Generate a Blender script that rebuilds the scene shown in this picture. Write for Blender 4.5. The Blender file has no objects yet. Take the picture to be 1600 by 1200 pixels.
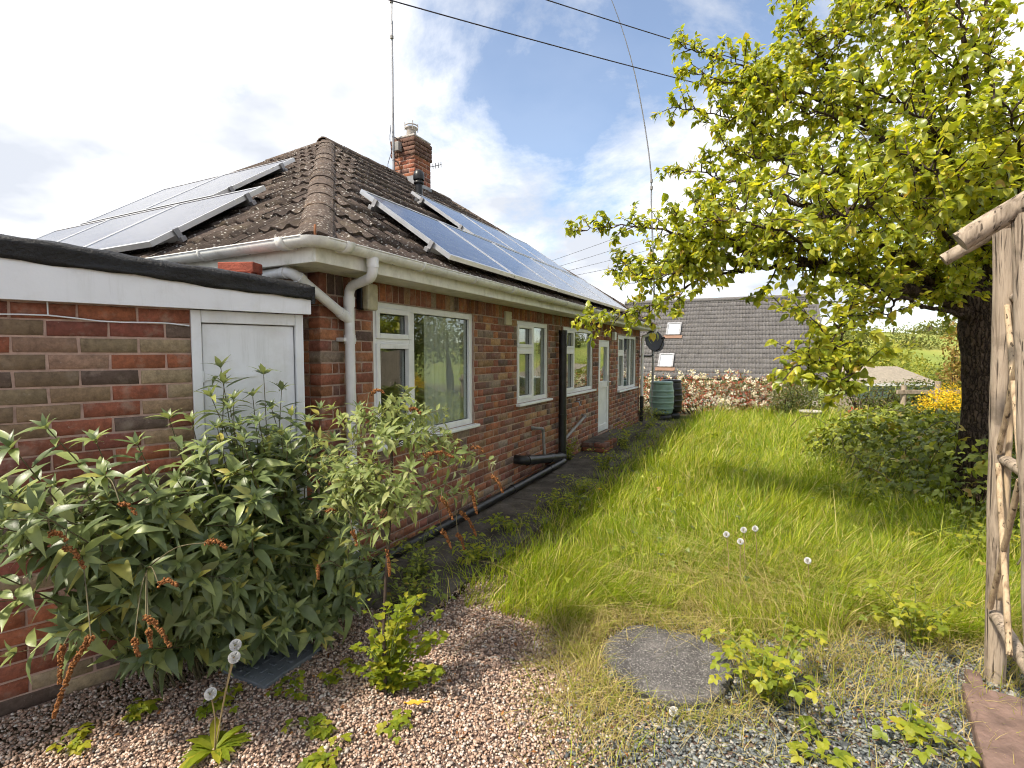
import bpy, bmesh, math, random
import numpy as np
from mathutils import Matrix, Vector, Quaternion
R = math.radians
rng = np.random.default_rng(7)
random.seed(7)
scene = bpy.context.scene
col = scene.collection

# ------------------------------------------------------------------ camera
CAM_Z = 1.6
FPX = 800.0
PITCH = math.atan(47 / 800.0)
cam_d = bpy.data.cameras.new('camera')
cam_d.sensor_width = 36.0
cam_d.lens = 18.0
cam_d.clip_start = 0.05
cam_d.clip_end = 4000
cam = bpy.data.objects.new('camera', cam_d)
col.objects.link(cam)
cam.location = (0, 0, CAM_Z)
cam.rotation_euler = (R(90) - PITCH, 0, 0)
scene.camera = cam

# ------------------------------------------------------------------ sky and sun
SUN_EL = R(53)
SUN_T = Vector((0.86, 0.51, 0)).normalized()            # plan direction in which the light travels
sun_to = Vector((-SUN_T.x * math.cos(SUN_EL), -SUN_T.y * math.cos(SUN_EL), math.sin(SUN_EL)))
sun_d = bpy.data.lights.new('sun', 'SUN')
sun_d.energy = 5.0
sun_d.angle = R(4)
sun_d.color = (1.0, 0.91, 0.77)
sun = bpy.data.objects.new('sun', sun_d)
col.objects.link(sun)
sun.rotation_euler = (-sun_to).to_track_quat('-Z', 'Y').to_euler()

world = bpy.data.worlds.new('World')
scene.world = world
world.use_nodes = True
wn, wl = world.node_tree.nodes, world.node_tree.links
wn.clear()
def W(t, **k):
    n = wn.new(t)
    for a, b in k.items(): setattr(n, a, b)
    return n
w_out = W('ShaderNodeOutputWorld')
w_bg = W('ShaderNodeBackground')
w_sky = W('ShaderNodeTexSky', sky_type='NISHITA', sun_disc=False, sun_elevation=SUN_EL,
          sun_rotation=math.atan2(sun_to.x, sun_to.y), air_density=1.0, dust_density=0.6, ozone_density=1.2)
w_tc = W('ShaderNodeTexCoord')
w_sep = W('ShaderNodeSeparateXYZ')
wl.new(w_tc.outputs['Generated'], w_sep.inputs[0])
w_zc = W('ShaderNodeMath', operation='MAXIMUM'); w_zc.inputs[1].default_value = 0.0
wl.new(w_sep.outputs[2], w_zc.inputs[0])
w_za = W('ShaderNodeMath', operation='ADD'); w_za.inputs[1].default_value = 0.30
wl.new(w_zc.outputs[0], w_za.inputs[0])
w_comb = W('ShaderNodeCombineXYZ')
for i in (0, 1):
    dv = W('ShaderNodeMath', operation='DIVIDE')
    wl.new(w_sep.outputs[i], dv.inputs[0]); wl.new(w_za.outputs[0], dv.inputs[1])
    wl.new(dv.outputs[0], w_comb.inputs[i])
w_map = W('ShaderNodeMapping'); w_map.inputs['Location'].default_value = (0.79, 10.57, 9.19)
wl.new(w_comb.outputs[0], w_map.inputs[0])
w_n1 = W('ShaderNodeTexNoise'); w_n1.inputs['Scale'].default_value = 1.5; w_n1.inputs['Detail'].default_value = 9
w_n1.inputs['Roughness'].default_value = 0.62; w_n1.inputs['Distortion'].default_value = 0.25
wl.new(w_map.outputs[0], w_n1.inputs['Vector'])
w_r1 = W('ShaderNodeValToRGB')
w_r1.color_ramp.elements[0].position = 0.37; w_r1.color_ramp.elements[1].position = 0.53
w_r1.color_ramp.elements[0].color = (0.12, 0.12, 0.12, 1)
wl.new(w_n1.outputs['Fac'], w_r1.inputs[0])
w_n2 = W('ShaderNodeTexNoise'); w_n2.inputs['Scale'].default_value = 2.3; w_n2.inputs['Detail'].default_value = 5
wl.new(w_map.outputs[0], w_n2.inputs['Vector'])
w_r2 = W('ShaderNodeValToRGB')
w_r2.color_ramp.elements[0].position = 0.40; w_r2.color_ramp.elements[0].color = (0.54, 0.57, 0.63, 1)
w_r2.color_ramp.elements[1].position = 0.60; w_r2.color_ramp.elements[1].color = (0.90, 0.90, 0.90, 1)
wl.new(w_n2.outputs['Fac'], w_r2.inputs[0])
w_skm = W('ShaderNodeMix', data_type='RGBA', blend_type='MULTIPLY'); w_skm.inputs['Factor'].default_value = 1.0
w_skm.inputs['B'].default_value = (0.15, 0.15, 0.15, 1)
wl.new(w_sky.outputs[0], w_skm.inputs['A'])
w_mix = W('ShaderNodeMix', data_type='RGBA')
wl.new(w_r1.outputs[0], w_mix.inputs['Factor'])
wl.new(w_skm.outputs['Result'], w_mix.inputs['A'])
wl.new(w_r2.outputs[0], w_mix.inputs['B'])
wl.new(w_mix.outputs['Result'], w_bg.inputs[0])
w_bg.inputs[1].default_value = 1.0
wl.new(w_bg.outputs[0], w_out.inputs[0])

scene.view_settings.view_transform = 'Standard'
scene.view_settings.look = 'None'
scene.view_settings.exposure = 0.6
scene.view_settings.gamma = 1.0
scene.view_settings.use_curve_mapping = False
scene.render.engine = 'CYCLES'
world.cycles.sampling_method = 'MANUAL'
world.cycles.sample_map_resolution = 512
scene.cycles.max_bounces = 5
scene.cycles.diffuse_bounces = 2
scene.cycles.glossy_bounces = 3
scene.cycles.transmission_bounces = 3
scene.cycles.transparent_max_bounces = 12
scene.cycles.filter_width = 1.05
scene.cycles.use_denoising = True
scene.cycles.use_adaptive_sampling = True
scene.cycles.adaptive_threshold = 0.04
scene.cycles.adaptive_min_samples = 12

# ------------------------------------------------------------------ helpers: objects
WORLD_OF = {}
def link(o, parent=None, basis=None):
    col.objects.link(o)
    if basis is not None: o.matrix_basis = basis
    w = o.matrix_basis.copy()
    if parent is not None:
        o.parent = parent
        o.matrix_parent_inverse = WORLD_OF[parent.name].inverted()
    WORLD_OF[o.name] = w
    return o
def thing(name, label, cat, loc=(0, 0, 0), group=None):
    o = bpy.data.objects.new(name, None)
    o.empty_display_size = 0.1
    link(o, None, Matrix.Translation(loc))
    return tag(o, label, cat, group)
def tag(o, label=None, cat=None, group=None, kind=None):
    if label: o['label'] = label
    if cat: o['category'] = cat
    if group: o['group'] = group
    if kind: o['kind'] = kind
    return o
def mesh(name, V, F, mat=None, smooth=False, rnd=None):
    me = bpy.data.meshes.new(name)
    if isinstance(F, np.ndarray) and F.ndim == 2:
        nf, k = F.shape
        V = np.asarray(V, np.float32)
        me.vertices.add(len(V)); me.vertices.foreach_set('co', V.ravel())
        me.loops.add(nf * k); me.loops.foreach_set('vertex_index', F.astype(np.int32).ravel())
        me.polygons.add(nf)
        me.polygons.foreach_set('loop_start', np.arange(0, nf * k, k, dtype=np.int32))
        me.update(calc_edges=True)
    else:
        me.from_pydata([tuple(v) for v in V], [], [tuple(f) for f in F])
        me.update()
    if rnd is not None:
        at = me.attributes.new('rnd', 'FLOAT', 'POINT')
        at.data.foreach_set('value', np.asarray(rnd, np.float32))
    if smooth: me.polygons.foreach_set('use_smooth', np.ones(len(me.polygons), bool))
    if mat: me.materials.append(mat)
    return me
def obj(name, me, parent=None, basis=None):
    return link(bpy.data.objects.new(name, me), parent, basis)

class MB:
    """collects simple solids and builds them as one mesh object"""
    def __init__(s): s.V, s.F, s.sm = [], [], []
    def add(s, V, F, smooth=False):
        o = len(s.V)
        s.V += [tuple(v) for v in V]; s.F += [tuple(i + o for i in f) for f in F]; s.sm += [smooth] * len(F)
        return s
    def hexa(s, P):          # 8 points: bottom 4 ccw, top 4 ccw
        return s.add(P, [(3, 2, 1, 0), (4, 5, 6, 7), (0, 1, 5, 4), (1, 2, 6, 5), (2, 3, 7, 6), (3, 0, 4, 7)])
    def box(s, fr, a0, a1, b0, b1, c0, c1, bev=0.0):
        """fr maps (a,b,c) to world"""
        if bev <= 0:
            return s.hexa([fr(a0, b0, c0), fr(a1, b0, c0), fr(a1, b1, c0), fr(a0, b1, c0),
                           fr(a0, b0, c1), fr(a1, b0, c1), fr(a1, b1, c1), fr(a0, b1, c1)])
        bm = bmesh.new()
        vs = [bm.verts.new((x, y, z)) for z in (c0, c1) for x, y in ((a0, b0), (a1, b0), (a1, b1), (a0, b1))]
        for f in [(3, 2, 1, 0), (4, 5, 6, 7), (0, 1, 5, 4), (1, 2, 6, 5), (2, 3, 7, 6), (3, 0, 4, 7)]:
            bm.faces.new([vs[i] for i in f])
        bmesh.ops.bevel(bm, geom=bm.edges[:], offset=bev, segments=2, affect='EDGES', profile=0.5)
        bm.verts.index_update()
        V = [fr(*v.co) for v in bm.verts]; F = [[v.index for v in f.verts] for f in bm.faces]
        bm.free()
        return s.add(V, F)
    def prism(s, poly, z0, z1):
        n = len(poly)
        V = [(x, y, z0) for x, y in poly] + [(x, y, z1) for x, y in poly]
        F = [tuple(range(n - 1, -1, -1)), tuple(range(n, 2 * n))] + [(i, (i + 1) % n, n + (i + 1) % n, n + i) for i in range(n)]
        return s.add(V, F)
    def tube(s, P, r, seg=10, caps=True, smooth=True, jit=0.0):
        P = [Vector(p) for p in P]
        if not hasattr(r, '__len__'): r = [r] * len(P)
        n = len(P); up = None; V = []; F = []
        for i, p in enumerate(P):
            t = (P[min(i + 1, n - 1)] - P[max(i - 1, 0)]).normalized()
            if up is None:
                up = t.orthogonal().normalized()
            else:
                up = (up - t * up.dot(t))
                up = up.normalized() if up.length > 1e-6 else t.orthogonal().normalized()
            sd = t.cross(up)
            for k in range(seg):
                a = 2 * math.pi * k / seg
                q = r[i] * (1 + (random.uniform(-jit, jit) if jit else 0))
                V.append(p + (up * math.cos(a) + sd * math.sin(a)) * q)
        for i in range(n - 1):
            for k in range(seg):
                F.append((i * seg + k, i * seg + (k + 1) % seg, (i + 1) * seg + (k + 1) % seg, (i + 1) * seg + k))
        s.add(V, F, smooth)
        if caps:
            s.add(V[:seg], [tuple(range(seg - 1, -1, -1))]); s.add(V[-seg:], [tuple(range(seg))])
        return s
    def lathe(s, prof, c, ax=(0, 0, 1), seg=24, smooth=True):
        ax = Vector(ax).normalized(); e1 = ax.orthogonal().normalized(); e2 = ax.cross(e1); c = Vector(c)
        V = []; F = []; n = len(prof)
        for (r, h) in prof:
            for k in range(seg):
                a = 2 * math.pi * k / seg
                V.append(c + ax * h + (e1 * math.cos(a) + e2 * math.sin(a)) * r)
        for i in range(n - 1):
            for k in range(seg):
                F.append((i * seg + k, i * seg + (k + 1) % seg, (i + 1) * seg + (k + 1) % seg, (i + 1) * seg + k))
        return s.add(V, F, smooth)
    def build(s, name, mat, parent=None):
        me = mesh(name, s.V, s.F, mat)
        me.polygons.foreach_set('use_smooth', np.array(s.sm, bool))
        return obj(name, me, parent)

def at(px, py, Y):
    """a point seen at photograph pixel (px,py) that stands Y metres in front of the camera"""
    x = (px - 800) / FPX; y = (600 - py) / FPX
    d = np.array([x, math.cos(PITCH) + y * math.sin(PITCH), -math.sin(PITCH) + y * math.cos(PITCH)])
    return Vector(d * (Y / d[1])) + Vector((0, 0, CAM_Z))
def gnd(px, py, z=0.0):
    x = (px - 800) / FPX; y = (600 - py) / FPX
    d = np.array([x, math.cos(PITCH) + y * math.sin(PITCH), -math.sin(PITCH) + y * math.cos(PITCH)])
    return Vector(d * ((z - CAM_Z) / d[2])) + Vector((0, 0, CAM_Z))
def in_view(P):
    P = np.asarray(P)
    q = P - np.array([0, 0, CAM_Z])
    zf = q[:, 1] * math.cos(PITCH) - q[:, 2] * math.sin(PITCH)
    zu = q[:, 1] * math.sin(PITCH) + q[:, 2] * math.cos(PITCH)
    zf = np.where(zf < 0.05, 1e-6, zf)
    return (zf > 0.05) & (np.abs(q[:, 0] / zf) < 1.0) & (np.abs(zu / zf) < 0.75), zf
def frames(a, nrm):
    a = np.asarray(a, float); a = a / (np.linalg.norm(a, axis=1, keepdims=True) + 1e-9)
    s = np.cross(a, nrm); s = s / (np.linalg.norm(s, axis=1, keepdims=True) + 1e-9)
    n2 = np.cross(s, a)
    return np.stack([s, a, n2], axis=2)
def bake(variants, pos, M, vi, rnd):
    Vs, Fs, Rs = [], [], []; off = 0
    k = None
    for j, (V, F) in enumerate(variants):
        I = np.where(vi == j)[0]
        if not len(I): continue
        V = np.asarray(V, float); F = np.asarray(F)
        X = np.einsum('nij,mj->nmi', M[I], V) + pos[I][:, None, :]
        Vs.append(X.reshape(-1, 3))
        Fs.append((F[None] + (np.arange(len(I)) * len(V))[:, None, None] + off).reshape(-1, F.shape[1]))
        Rs.append(np.repeat(rnd[I], len(V)))
        off += len(I) * len(V)
    return np.concatenate(Vs), np.concatenate(Fs), np.concatenate(Rs)
def scatter(name, stuff_name, variants, pos, M, vi, mat, parent, nind=0, smooth=True, label=None, meshes=None):
    """the nind pieces that show largest become objects of their own, the others one stuff part"""
    pos = np.asarray(pos, float); M = np.asarray(M, float); vi = np.asarray(vi)
    N = len(pos)
    sel = np.zeros(N, bool)
    if nind:
        vis, zf = in_view(pos)
        size = np.abs(np.linalg.det(M)) ** (1 / 3) / zf
        size = np.where(vis, size, -1)
        top = np.argsort(-size)[:nind]
        sel[top] = size[top] > 0
        if meshes is None:
            meshes = [mesh(name, np.asarray(V), np.asarray(F), mat, smooth) for V, F in variants]
        for i in np.where(sel)[0]:
            m4 = np.eye(4); m4[:3, :3] = M[i]; m4[:3, 3] = pos[i]
            obj(name, meshes[vi[i]], parent, Matrix(m4.tolist()))
    rest = ~sel
    if rest.any():
        V, F, r = bake(variants, pos[rest], M[rest], vi[rest], rng.random(rest.sum()))
        o = obj(stuff_name, mesh(stuff_name, V, F, mat, smooth, r), parent)
        o['kind'] = 'stuff'
        return o
def wob(x, y, s=1.0, seed=0.0):
    """cheap smooth noise in about -1..1"""
    return (np.sin(x * 1.7 * s + seed + 1.3 * np.sin(y * 1.1 * s + seed * 2)) + np.sin(y * 2.3 * s - seed * 1.7 + 1.1 * np.sin(x * 1.9 * s + 0.5))
            + np.sin((x + y) * 3.1 * s + seed * 3.1)) / 3.0

# ------------------------------------------------------------------ helpers: materials
class NT:
    def __init__(s, name):
        s.m = bpy.data.materials.new(name); s.m.use_nodes = True
        s.t = s.m.node_tree; s.t.nodes.clear()
        s.out = s.t.nodes.new('ShaderNodeOutputMaterial')
    def n(s, typ, _in=None, **k):
        nd = s.t.nodes.new('ShaderNode' + typ)
        for a, b in k.items(): setattr(nd, a, b)
        for a, b in (_in or {}).items():
            if isinstance(b, bpy.types.NodeSocket): s.t.links.new(b, nd.inputs[a])
            else: nd.inputs[a].default_value = b
        return nd
    def ramp(s, fac, stops, interp='LINEAR'):
        nd = s.t.nodes.new('ShaderNodeValToRGB'); cr = nd.color_ramp; cr.interpolation = interp
        while len(cr.elements) < len(stops): cr.elements.new(0.5)
        for e, (p, c) in zip(cr.elements, stops):
            e.position = p; e.color = (c[0], c[1], c[2], 1) if hasattr(c, '__len__') else (c, c, c, 1)
        s.t.links.new(fac, nd.inputs[0]); return nd.outputs[0]
    def pos(s): return s.n('NewGeometry').outputs['Position']
    def noise(s, scale, detail=4, rough=0.55, vec=None, dist=0.0):
        return s.n('TexNoise', {'Vector': vec if vec is not None else s.pos(), 'Scale': scale, 'Detail': detail, 'Roughness': rough, 'Distortion': dist}).outputs['Fac']
    def mix(s, fac, a, b, blend='MIX'):
        nd = s.n('Mix', data_type='RGBA', blend_type=blend)
        for k, v in (('Factor', fac), ('A', a), ('B', b)):
            if isinstance(v, bpy.types.NodeSocket): s.t.links.new(v, nd.inputs[k])
            elif k == 'Factor': nd.inputs[k].default_value = v
            else: nd.inputs[k].default_value = (v[0], v[1], v[2], 1) if hasattr(v, '__len__') else (v, v, v, 1)
        return nd.outputs['Result']
    def math(s, op, a, b=0.0, clamp=False):
        nd = s.n('Math', operation=op, use_clamp=clamp)
        for i, v in enumerate((a, b)):
            if isinstance(v, bpy.types.NodeSocket): s.t.links.new(v, nd.inputs[i])
            else: nd.inputs[i].default_value = v
        return nd.outputs[0]
    def rnd(s, k=1.0):
        a = s.n('ObjectInfo').outputs['Random']; b = s.n('Attribute', attribute_name='rnd').outputs['Fac']
        v = s.math('ADD', a, b)
        if k != 1.0: v = s.math('MULTIPLY', v, k)
        return s.math('FRACT', v)
    def bump(s, h, strength=0.3, dist=0.01):
        return s.n('Bump', {'Height': h, 'Strength': strength, 'Distance': dist}).outputs[0]
    def pbsdf(s, colr, rough=0.7, normal=None, metal=0.0, spec=0.4, **k):
        i = {'Base Color': colr if isinstance(colr, bpy.types.NodeSocket) else (*colr, 1), 'Roughness': rough, 'Metallic': metal, 'Specular IOR Level': spec}
        i.update(k)
        if normal is not None: i['Normal'] = normal
        return s.n('BsdfPrincipled', i)
    def done(s, sh):
        s.t.links.new(sh.outputs[0] if not isinstance(sh, bpy.types.NodeSocket) else sh, s.out.inputs[0]); return s.m

def simple(name, c, rough=0.6, metal=0.0, spec=0.4, var=0.15, vs=8.0, bump=0.0, bs=60.0, dirt=None, dirt_amt=0.4, ds=5.0, streak=0.0):
    t = NT(name)
    f = t.noise(vs, 5)
    cc = t.mix(1.0, c, t.ramp(f, [(0.3, 1 - var), (0.7, 1 + var * 0.6)]), 'MULTIPLY')
    if dirt:
        cc = t.mix(t.math('MULTIPLY', t.ramp(t.noise(ds, 7, 0.65), [(0.48, 0), (0.72, 1)]), dirt_amt), cc, dirt)
    if streak:
        mp = t.n('Mapping', {'Vector': t.pos(), 'Scale': (26, 26, 1.8)}).outputs[0]
        sk = t.math('MULTIPLY', t.ramp(t.noise(1.0, 6, 0.7, mp), [(0.52, 0), (0.70, 1)]), t.ramp(t.noise(2.5, 4), [(0.4, 0.2), (0.65, 1)]))
        cc = t.mix(t.math('MULTIPLY', sk, streak), cc, (0.20, 0.20, 0.14))
    nm = t.bump(t.noise(bs, 5), bump, 0.01) if bump else None
    return t.done(t.pbsdf(cc, rough, nm, metal, spec))

def brick_mat(name, stops, grime=0.35):
    t = NT(name); r = t.rnd()
    c = t.ramp(r, stops, 'CONSTANT')
    r2 = t.rnd(7.13)
    c = t.mix(1.0, c, t.ramp(r2, [(0, 0.75), (1, 1.25)]), 'MULTIPLY')
    c = t.mix(1.0, c, t.ramp(t.noise(38, 6, 0.75), [(0.3, 0.55), (0.7, 1.35)]), 'MULTIPLY')
    c = t.mix(1.0, c, t.ramp(t.noise(2.2, 5, 0.6), [(0.3, 0.72), (0.7, 1.18)]), 'MULTIPLY')
    c = t.mix(t.math('MULTIPLY', t.ramp(t.noise(11, 5, 0.6), [(0.54, 0), (0.70, 1)]), 0.42), c, (0.40, 0.32, 0.25))
    c = t.mix(0.16, c, (0.20, 0.13, 0.09))
    c = t.mix(t.math('MULTIPLY', t.ramp(t.noise(14, 6, 0.7), [(0.55, 0), (0.75, 1)]), grime), c, (0.05, 0.035, 0.03))
    c = t.mix(t.math('MULTIPLY', t.ramp(t.noise(60, 3, 0.7), [(0.66, 0), (0.74, 1)]), 0.5), c, (0.36, 0.29, 0.24))
    return t.done(t.pbsdf(c, 0.88, t.bump(t.noise(90, 6, 0.7), 0.55, 0.006), 0, 0.25))

def leaf_mat(name, stops, trans=0.45, rough=0.42, spec=0.45, under=None, vein=0.0, hue=None):
    t = NT(name); r = t.rnd()
    c = t.ramp(r, stops)
    c = t.mix(1.0, c, t.ramp(t.noise(25, 3), [(0.3, 0.8), (0.7, 1.15)]), 'MULTIPLY')
    if under is not None:
        c = t.mix(t.math('MULTIPLY', t.n('NewGeometry').outputs['Backfacing'], 0.8), c, under)
    p = t.pbsdf(c, rough, t.bump(t.noise(160, 2), 0.2, 0.003), 0, spec)
    tc = t.mix(1.0, c, (1.5, 1.45, 0.55), 'MULTIPLY')
    tr = t.n('BsdfTranslucent', {'Color': tc})
    ms = t.n('MixShader', {0: trans, 1: p.outputs[0], 2: tr.outputs[0]})
    return t.done(ms)

M = {}
M['brick'] = brick_mat('house_brick', [(0, (0.324, 0.117, 0.058)), (0.2, (0.276, 0.097, 0.058)), (0.38, (0.396, 0.166, 0.078)), (0.52, (0.240, 0.090, 0.065)),
                                       (0.64, (0.204, 0.103, 0.078)), (0.74, (0.312, 0.193, 0.111)), (0.82, (0.132, 0.090, 0.078)), (0.90, (0.264, 0.207, 0.156)), (0.96, (0.384, 0.235, 0.117))])
M['gbrick'] = brick_mat('garage_brick', [(0, (0.330, 0.102, 0.057)), (0.18, (0.275, 0.186, 0.109)), (0.36, (0.374, 0.120, 0.057)), (0.50, (0.220, 0.156, 0.098)),
                                         (0.62, (0.110, 0.078, 0.063)), (0.72, (0.319, 0.198, 0.138)), (0.82, (0.242, 0.072, 0.052)), (0.91, (0.297, 0.228, 0.138))], 0.25)
M['cbrick'] = brick_mat('chimney_brick', [(0, (0.36, 0.12, 0.055)), (0.35, (0.30, 0.09, 0.05)), (0.65, (0.24, 0.085, 0.055)), (0.85, (0.18, 0.09, 0.07))])
M['dbrick'] = brick_mat('weathered_brick', [(0, (0.14, 0.07, 0.05)), (0.5, (0.11, 0.06, 0.045)), (0.8, (0.18, 0.08, 0.055))])
M['mortar'] = simple('mortar', (0.40, 0.295, 0.235), 0.95, var=0.3, vs=20, bump=0.5, bs=150)
M['gmortar'] = simple('pink_mortar', (0.48, 0.33, 0.265), 0.95, var=0.25, vs=20, bump=0.5, bs=150)
M['upvc'] = simple('white_upvc', (0.78, 0.79, 0.78), 0.35, var=0.05, dirt=(0.45, 0.45, 0.38), dirt_amt=0.25, streak=0.18)
M['fascia'] = simple('weathered_fascia', (0.78, 0.77, 0.70), 0.5, var=0.1, dirt=(0.30, 0.29, 0.20), dirt_amt=0.5, ds=7, streak=0.22)
M['gutter'] = simple('weathered_gutter', (0.80, 0.80, 0.77), 0.4, var=0.12, dirt=(0.25, 0.25, 0.21), dirt_amt=0.38, ds=11, streak=0.22)
M['pipe'] = simple('white_pipe', (0.76, 0.76, 0.75), 0.35, var=0.06, dirt=(0.4, 0.38, 0.32), dirt_amt=0.3, streak=0.22)
M['paint'] = simple('white_gloss_paint', (0.74, 0.75, 0.77), 0.45, var=0.06, vs=3, bump=0.1, bs=30, dirt=(0.42, 0.40, 0.34), dirt_amt=0.35, ds=4, streak=0.22)
M['felt'] = simple('roofing_felt', (0.012, 0.012, 0.013), 0.6, var=0.4, vs=12, bump=0.9, bs=60, dirt=(0.05, 0.05, 0.05), dirt_amt=0.4)
M['black'] = simple('black_plastic', (0.012, 0.012, 0.013), 0.38, var=0.3, dirt=(0.08, 0.075, 0.065), dirt_amt=0.4)
M['grey'] = simple('grey_plastic', (0.25, 0.24, 0.225), 0.55, var=0.2, dirt=(0.08, 0.07, 0.06), dirt_amt=0.4)
M['green'] = simple('green_plastic', (0.20, 0.31, 0.255), 0.42, var=0.12, dirt=(0.28, 0.33, 0.27), dirt_amt=0.35)
M['alu'] = simple('aluminium', (0.62, 0.62, 0.62), 0.38, 0.85, var=0.1)
M['galv'] = simple('galvanised_steel', (0.34, 0.34, 0.35), 0.5, 0.7, var=0.25, dirt=(0.2, 0.18, 0.16))
M['lead'] = simple('lead_flashing', (0.30, 0.31, 0.33), 0.55, 0.3, var=0.2)
M['cable'] = simple('cable', (0.05, 0.045, 0.06), 0.6)
M['lampglass'] = simple('bulkhead_glass', (0.42, 0.38, 0.26), 0.35, var=0.25, vs=20)
M['inner'] = simple('interior_plaster', (0.35, 0.33, 0.30), 0.9)
M['carpet'] = simple('interior_floor', (0.10, 0.08, 0.06), 0.95)
M['cream'] = simple('cream_plastic', (0.55, 0.50, 0.34), 0.6, var=0.2)

def tile_mat(name, base, lich, moss, va=0.35):
    t = NT(name); r = t.rnd()
    c = t.mix(1.0, base, t.ramp(r, [(0, 1 - va), (1, 1 + va)]), 'MULTIPLY')
    c = t.mix(1.0, c, t.ramp(t.noise(22, 6, 0.7), [(0.3, 0.6), (0.7, 1.35)]), 'MULTIPLY')
    c = t.mix(t.math('MULTIPLY', t.ramp(t.noise(5, 6, 0.7), [(0.52, 0), (0.68, 1)]), 0.55), c, moss)
    v = t.n('TexVoronoi', {'Vector': t.pos(), 'Scale': 33.0, 'Randomness': 1.0}).outputs['Distance']
    big = t.noise(3.2, 4)
    spot = t.math('MULTIPLY', t.ramp(v, [(0.20, 1), (0.30, 0)]), t.ramp(big, [(0.40, 0), (0.52, 1)]))
    c = t.mix(t.math('MULTIPLY', spot, 0.7), c, lich)
    v2 = t.ramp(t.noise(48, 3, 0.6), [(0.64, 0), (0.70, 1)])
    c = t.mix(t.math('MULTIPLY', v2, 0.55), c, (0.32, 0.27, 0.22))
    return t.done(t.pbsdf(c, 0.93, t.bump(t.noise(70, 6, 0.75), 0.8, 0.012), 0, 0.2))
M['tile'] = tile_mat('lichened_tile', (0.082, 0.062, 0.052), (0.52, 0.50, 0.46), (0.12, 0.095, 0.06))
M['hip'] = tile_mat('lichened_hip_tile', (0.088, 0.066, 0.053), (0.48, 0.45, 0.40), (0.17, 0.11, 0.065))
M['ntile'] = tile_mat('grey_neighbour_tile', (0.125, 0.118, 0.118), (0.30, 0.29, 0.28), (0.15, 0.135, 0.12), 0.12)

def glass_mat(name, tint, lo, hi):
    t = NT(name)
    io = t.math('SUBTRACT', 1.5, t.math('MULTIPLY', t.n('NewGeometry').outputs['Backfacing'], 1.5 - 1 / 1.5))
    fr = t.n('Fresnel', {'IOR': io}).outputs[0]
    fac = t.ramp(fr, [(0.0, lo), (0.6, hi)])
    wav = t.bump(t.noise(1.3, 2), 0.06, 0.05)
    g = t.n('BsdfGlossy', {'Roughness': 0.0, 'Color': (0.95, 0.97, 0.97, 1), 'Normal': wav})
    tr = t.n('BsdfTransparent', {'Color': (*tint, 1)})
    return t.done(t.n('MixShader', {0: fac, 1: tr.outputs[0], 2: g.outputs[0]}))
M['glass'] = glass_mat('window_glass', (0.90, 0.93, 0.91), 0.035, 0.9)
M['rooflight'] = simple('rooflight_glass', (0.50, 0.53, 0.56), 0.12, spec=0.8, var=0.05)
def pv_mat():
    t = NT('solar_glass')
    oc = t.n('TexCoord').outputs['Object']
    br = t.n('TexBrick', {'Vector': oc, 'Scale': 1.0, 'Mortar Size': 0.004, 'Brick Width': 0.156, 'Row Height': 0.156, 'Color1': (0.014, 0.020, 0.055, 1), 'Color2': (0.018, 0.024, 0.062, 1), 'Mortar': (0.16, 0.17, 0.20, 1)})
    br.offset = 0.0
    c = t.mix(t.math('MULTIPLY', t.ramp(t.noise(3, 6), [(0.4, 0), (0.8, 1)]), 0.12), br.outputs[0], (0.4, 0.4, 0.4))
    return t.done(t.pbsdf(c, 0.10, None, 0, 0.28, **{'Coat Weight': 0.0}))
M['pv'] = pv_mat()

def curtain_mat():
    t = NT('net_curtain')
    c = t.mix(1.0, (0.88, 0.89, 0.85), t.ramp(t.noise(3, 3), [(0.3, 0.85), (0.7, 1.05)]), 'MULTIPLY')
    d = t.n('BsdfDiffuse', {'Color': c}); tr = t.n('BsdfTranslucent', {'Color': c})
    return t.done(t.n('MixShader', {0: 0.35, 1: d.outputs[0], 2: tr.outputs[0]}))
M['curtain'] = curtain_mat()

def wood_mat(name, c1, c2, sc=1.0):
    t = NT(name)
    mp = t.n('Mapping', {'Vector': t.pos(), 'Scale': (22 * sc, 22 * sc, 1.6 * sc)}).outputs[0]
    f = t.noise(2.0, 8, 0.65, mp, 0.6)
    c = t.ramp(f, [(0.30, c1), (0.52, c2), (0.75, tuple(x * 1.25 for x in c2))])
    c = t.mix(t.math('MULTIPLY', t.ramp(t.noise(9, 5), [(0.56, 0), (0.7, 1)]), 0.5), c, tuple(x * 0.5 for x in c1))
    mp2 = t.n('Mapping', {'Vector': t.pos(), 'Scale': (70 * sc, 70 * sc, 1.3 * sc)}).outputs[0]
    ck = t.ramp(t.noise(1.0, 3, 0.5, mp2, 0.3), [(0.33, 1), (0.39, 0)])
    c = t.mix(t.math('MULTIPLY', ck, 0.85), c, tuple(x * 0.25 for x in c1))
    kn = t.ramp(t.n('TexVoronoi', {'Vector': t.n('Mapping', {'Vector': t.pos(), 'Scale': (1, 1, 0.6)}).outputs[0], 'Scale': 9.0}).outputs['Distance'], [(0.07, 1), (0.14, 0)])
    c = t.mix(t.math('MULTIPLY', kn, 0.6), c, tuple(x * 0.5 for x in c1))
    hh = t.math('SUBTRACT', f, t.math('MULTIPLY', ck, 0.7))
    return t.done(t.pbsdf(c, 0.85, t.bump(hh, 0.8, 0.010), 0, 0.25))
M['rustic'] = wood_mat('rustic_pole', (0.14, 0.105, 0.075), (0.36, 0.29, 0.22))
M['rustic2'] = wood_mat('split_lath', (0.22, 0.15, 0.09), (0.45, 0.34, 0.22))
M['sleeper'] = simple('old_red_timber', (0.20, 0.13, 0.105), 0.9, var=0.4, vs=14, bump=0.8, bs=50, dirt=(0.10, 0.06, 0.05), dirt_amt=0.5, ds=9)
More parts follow.
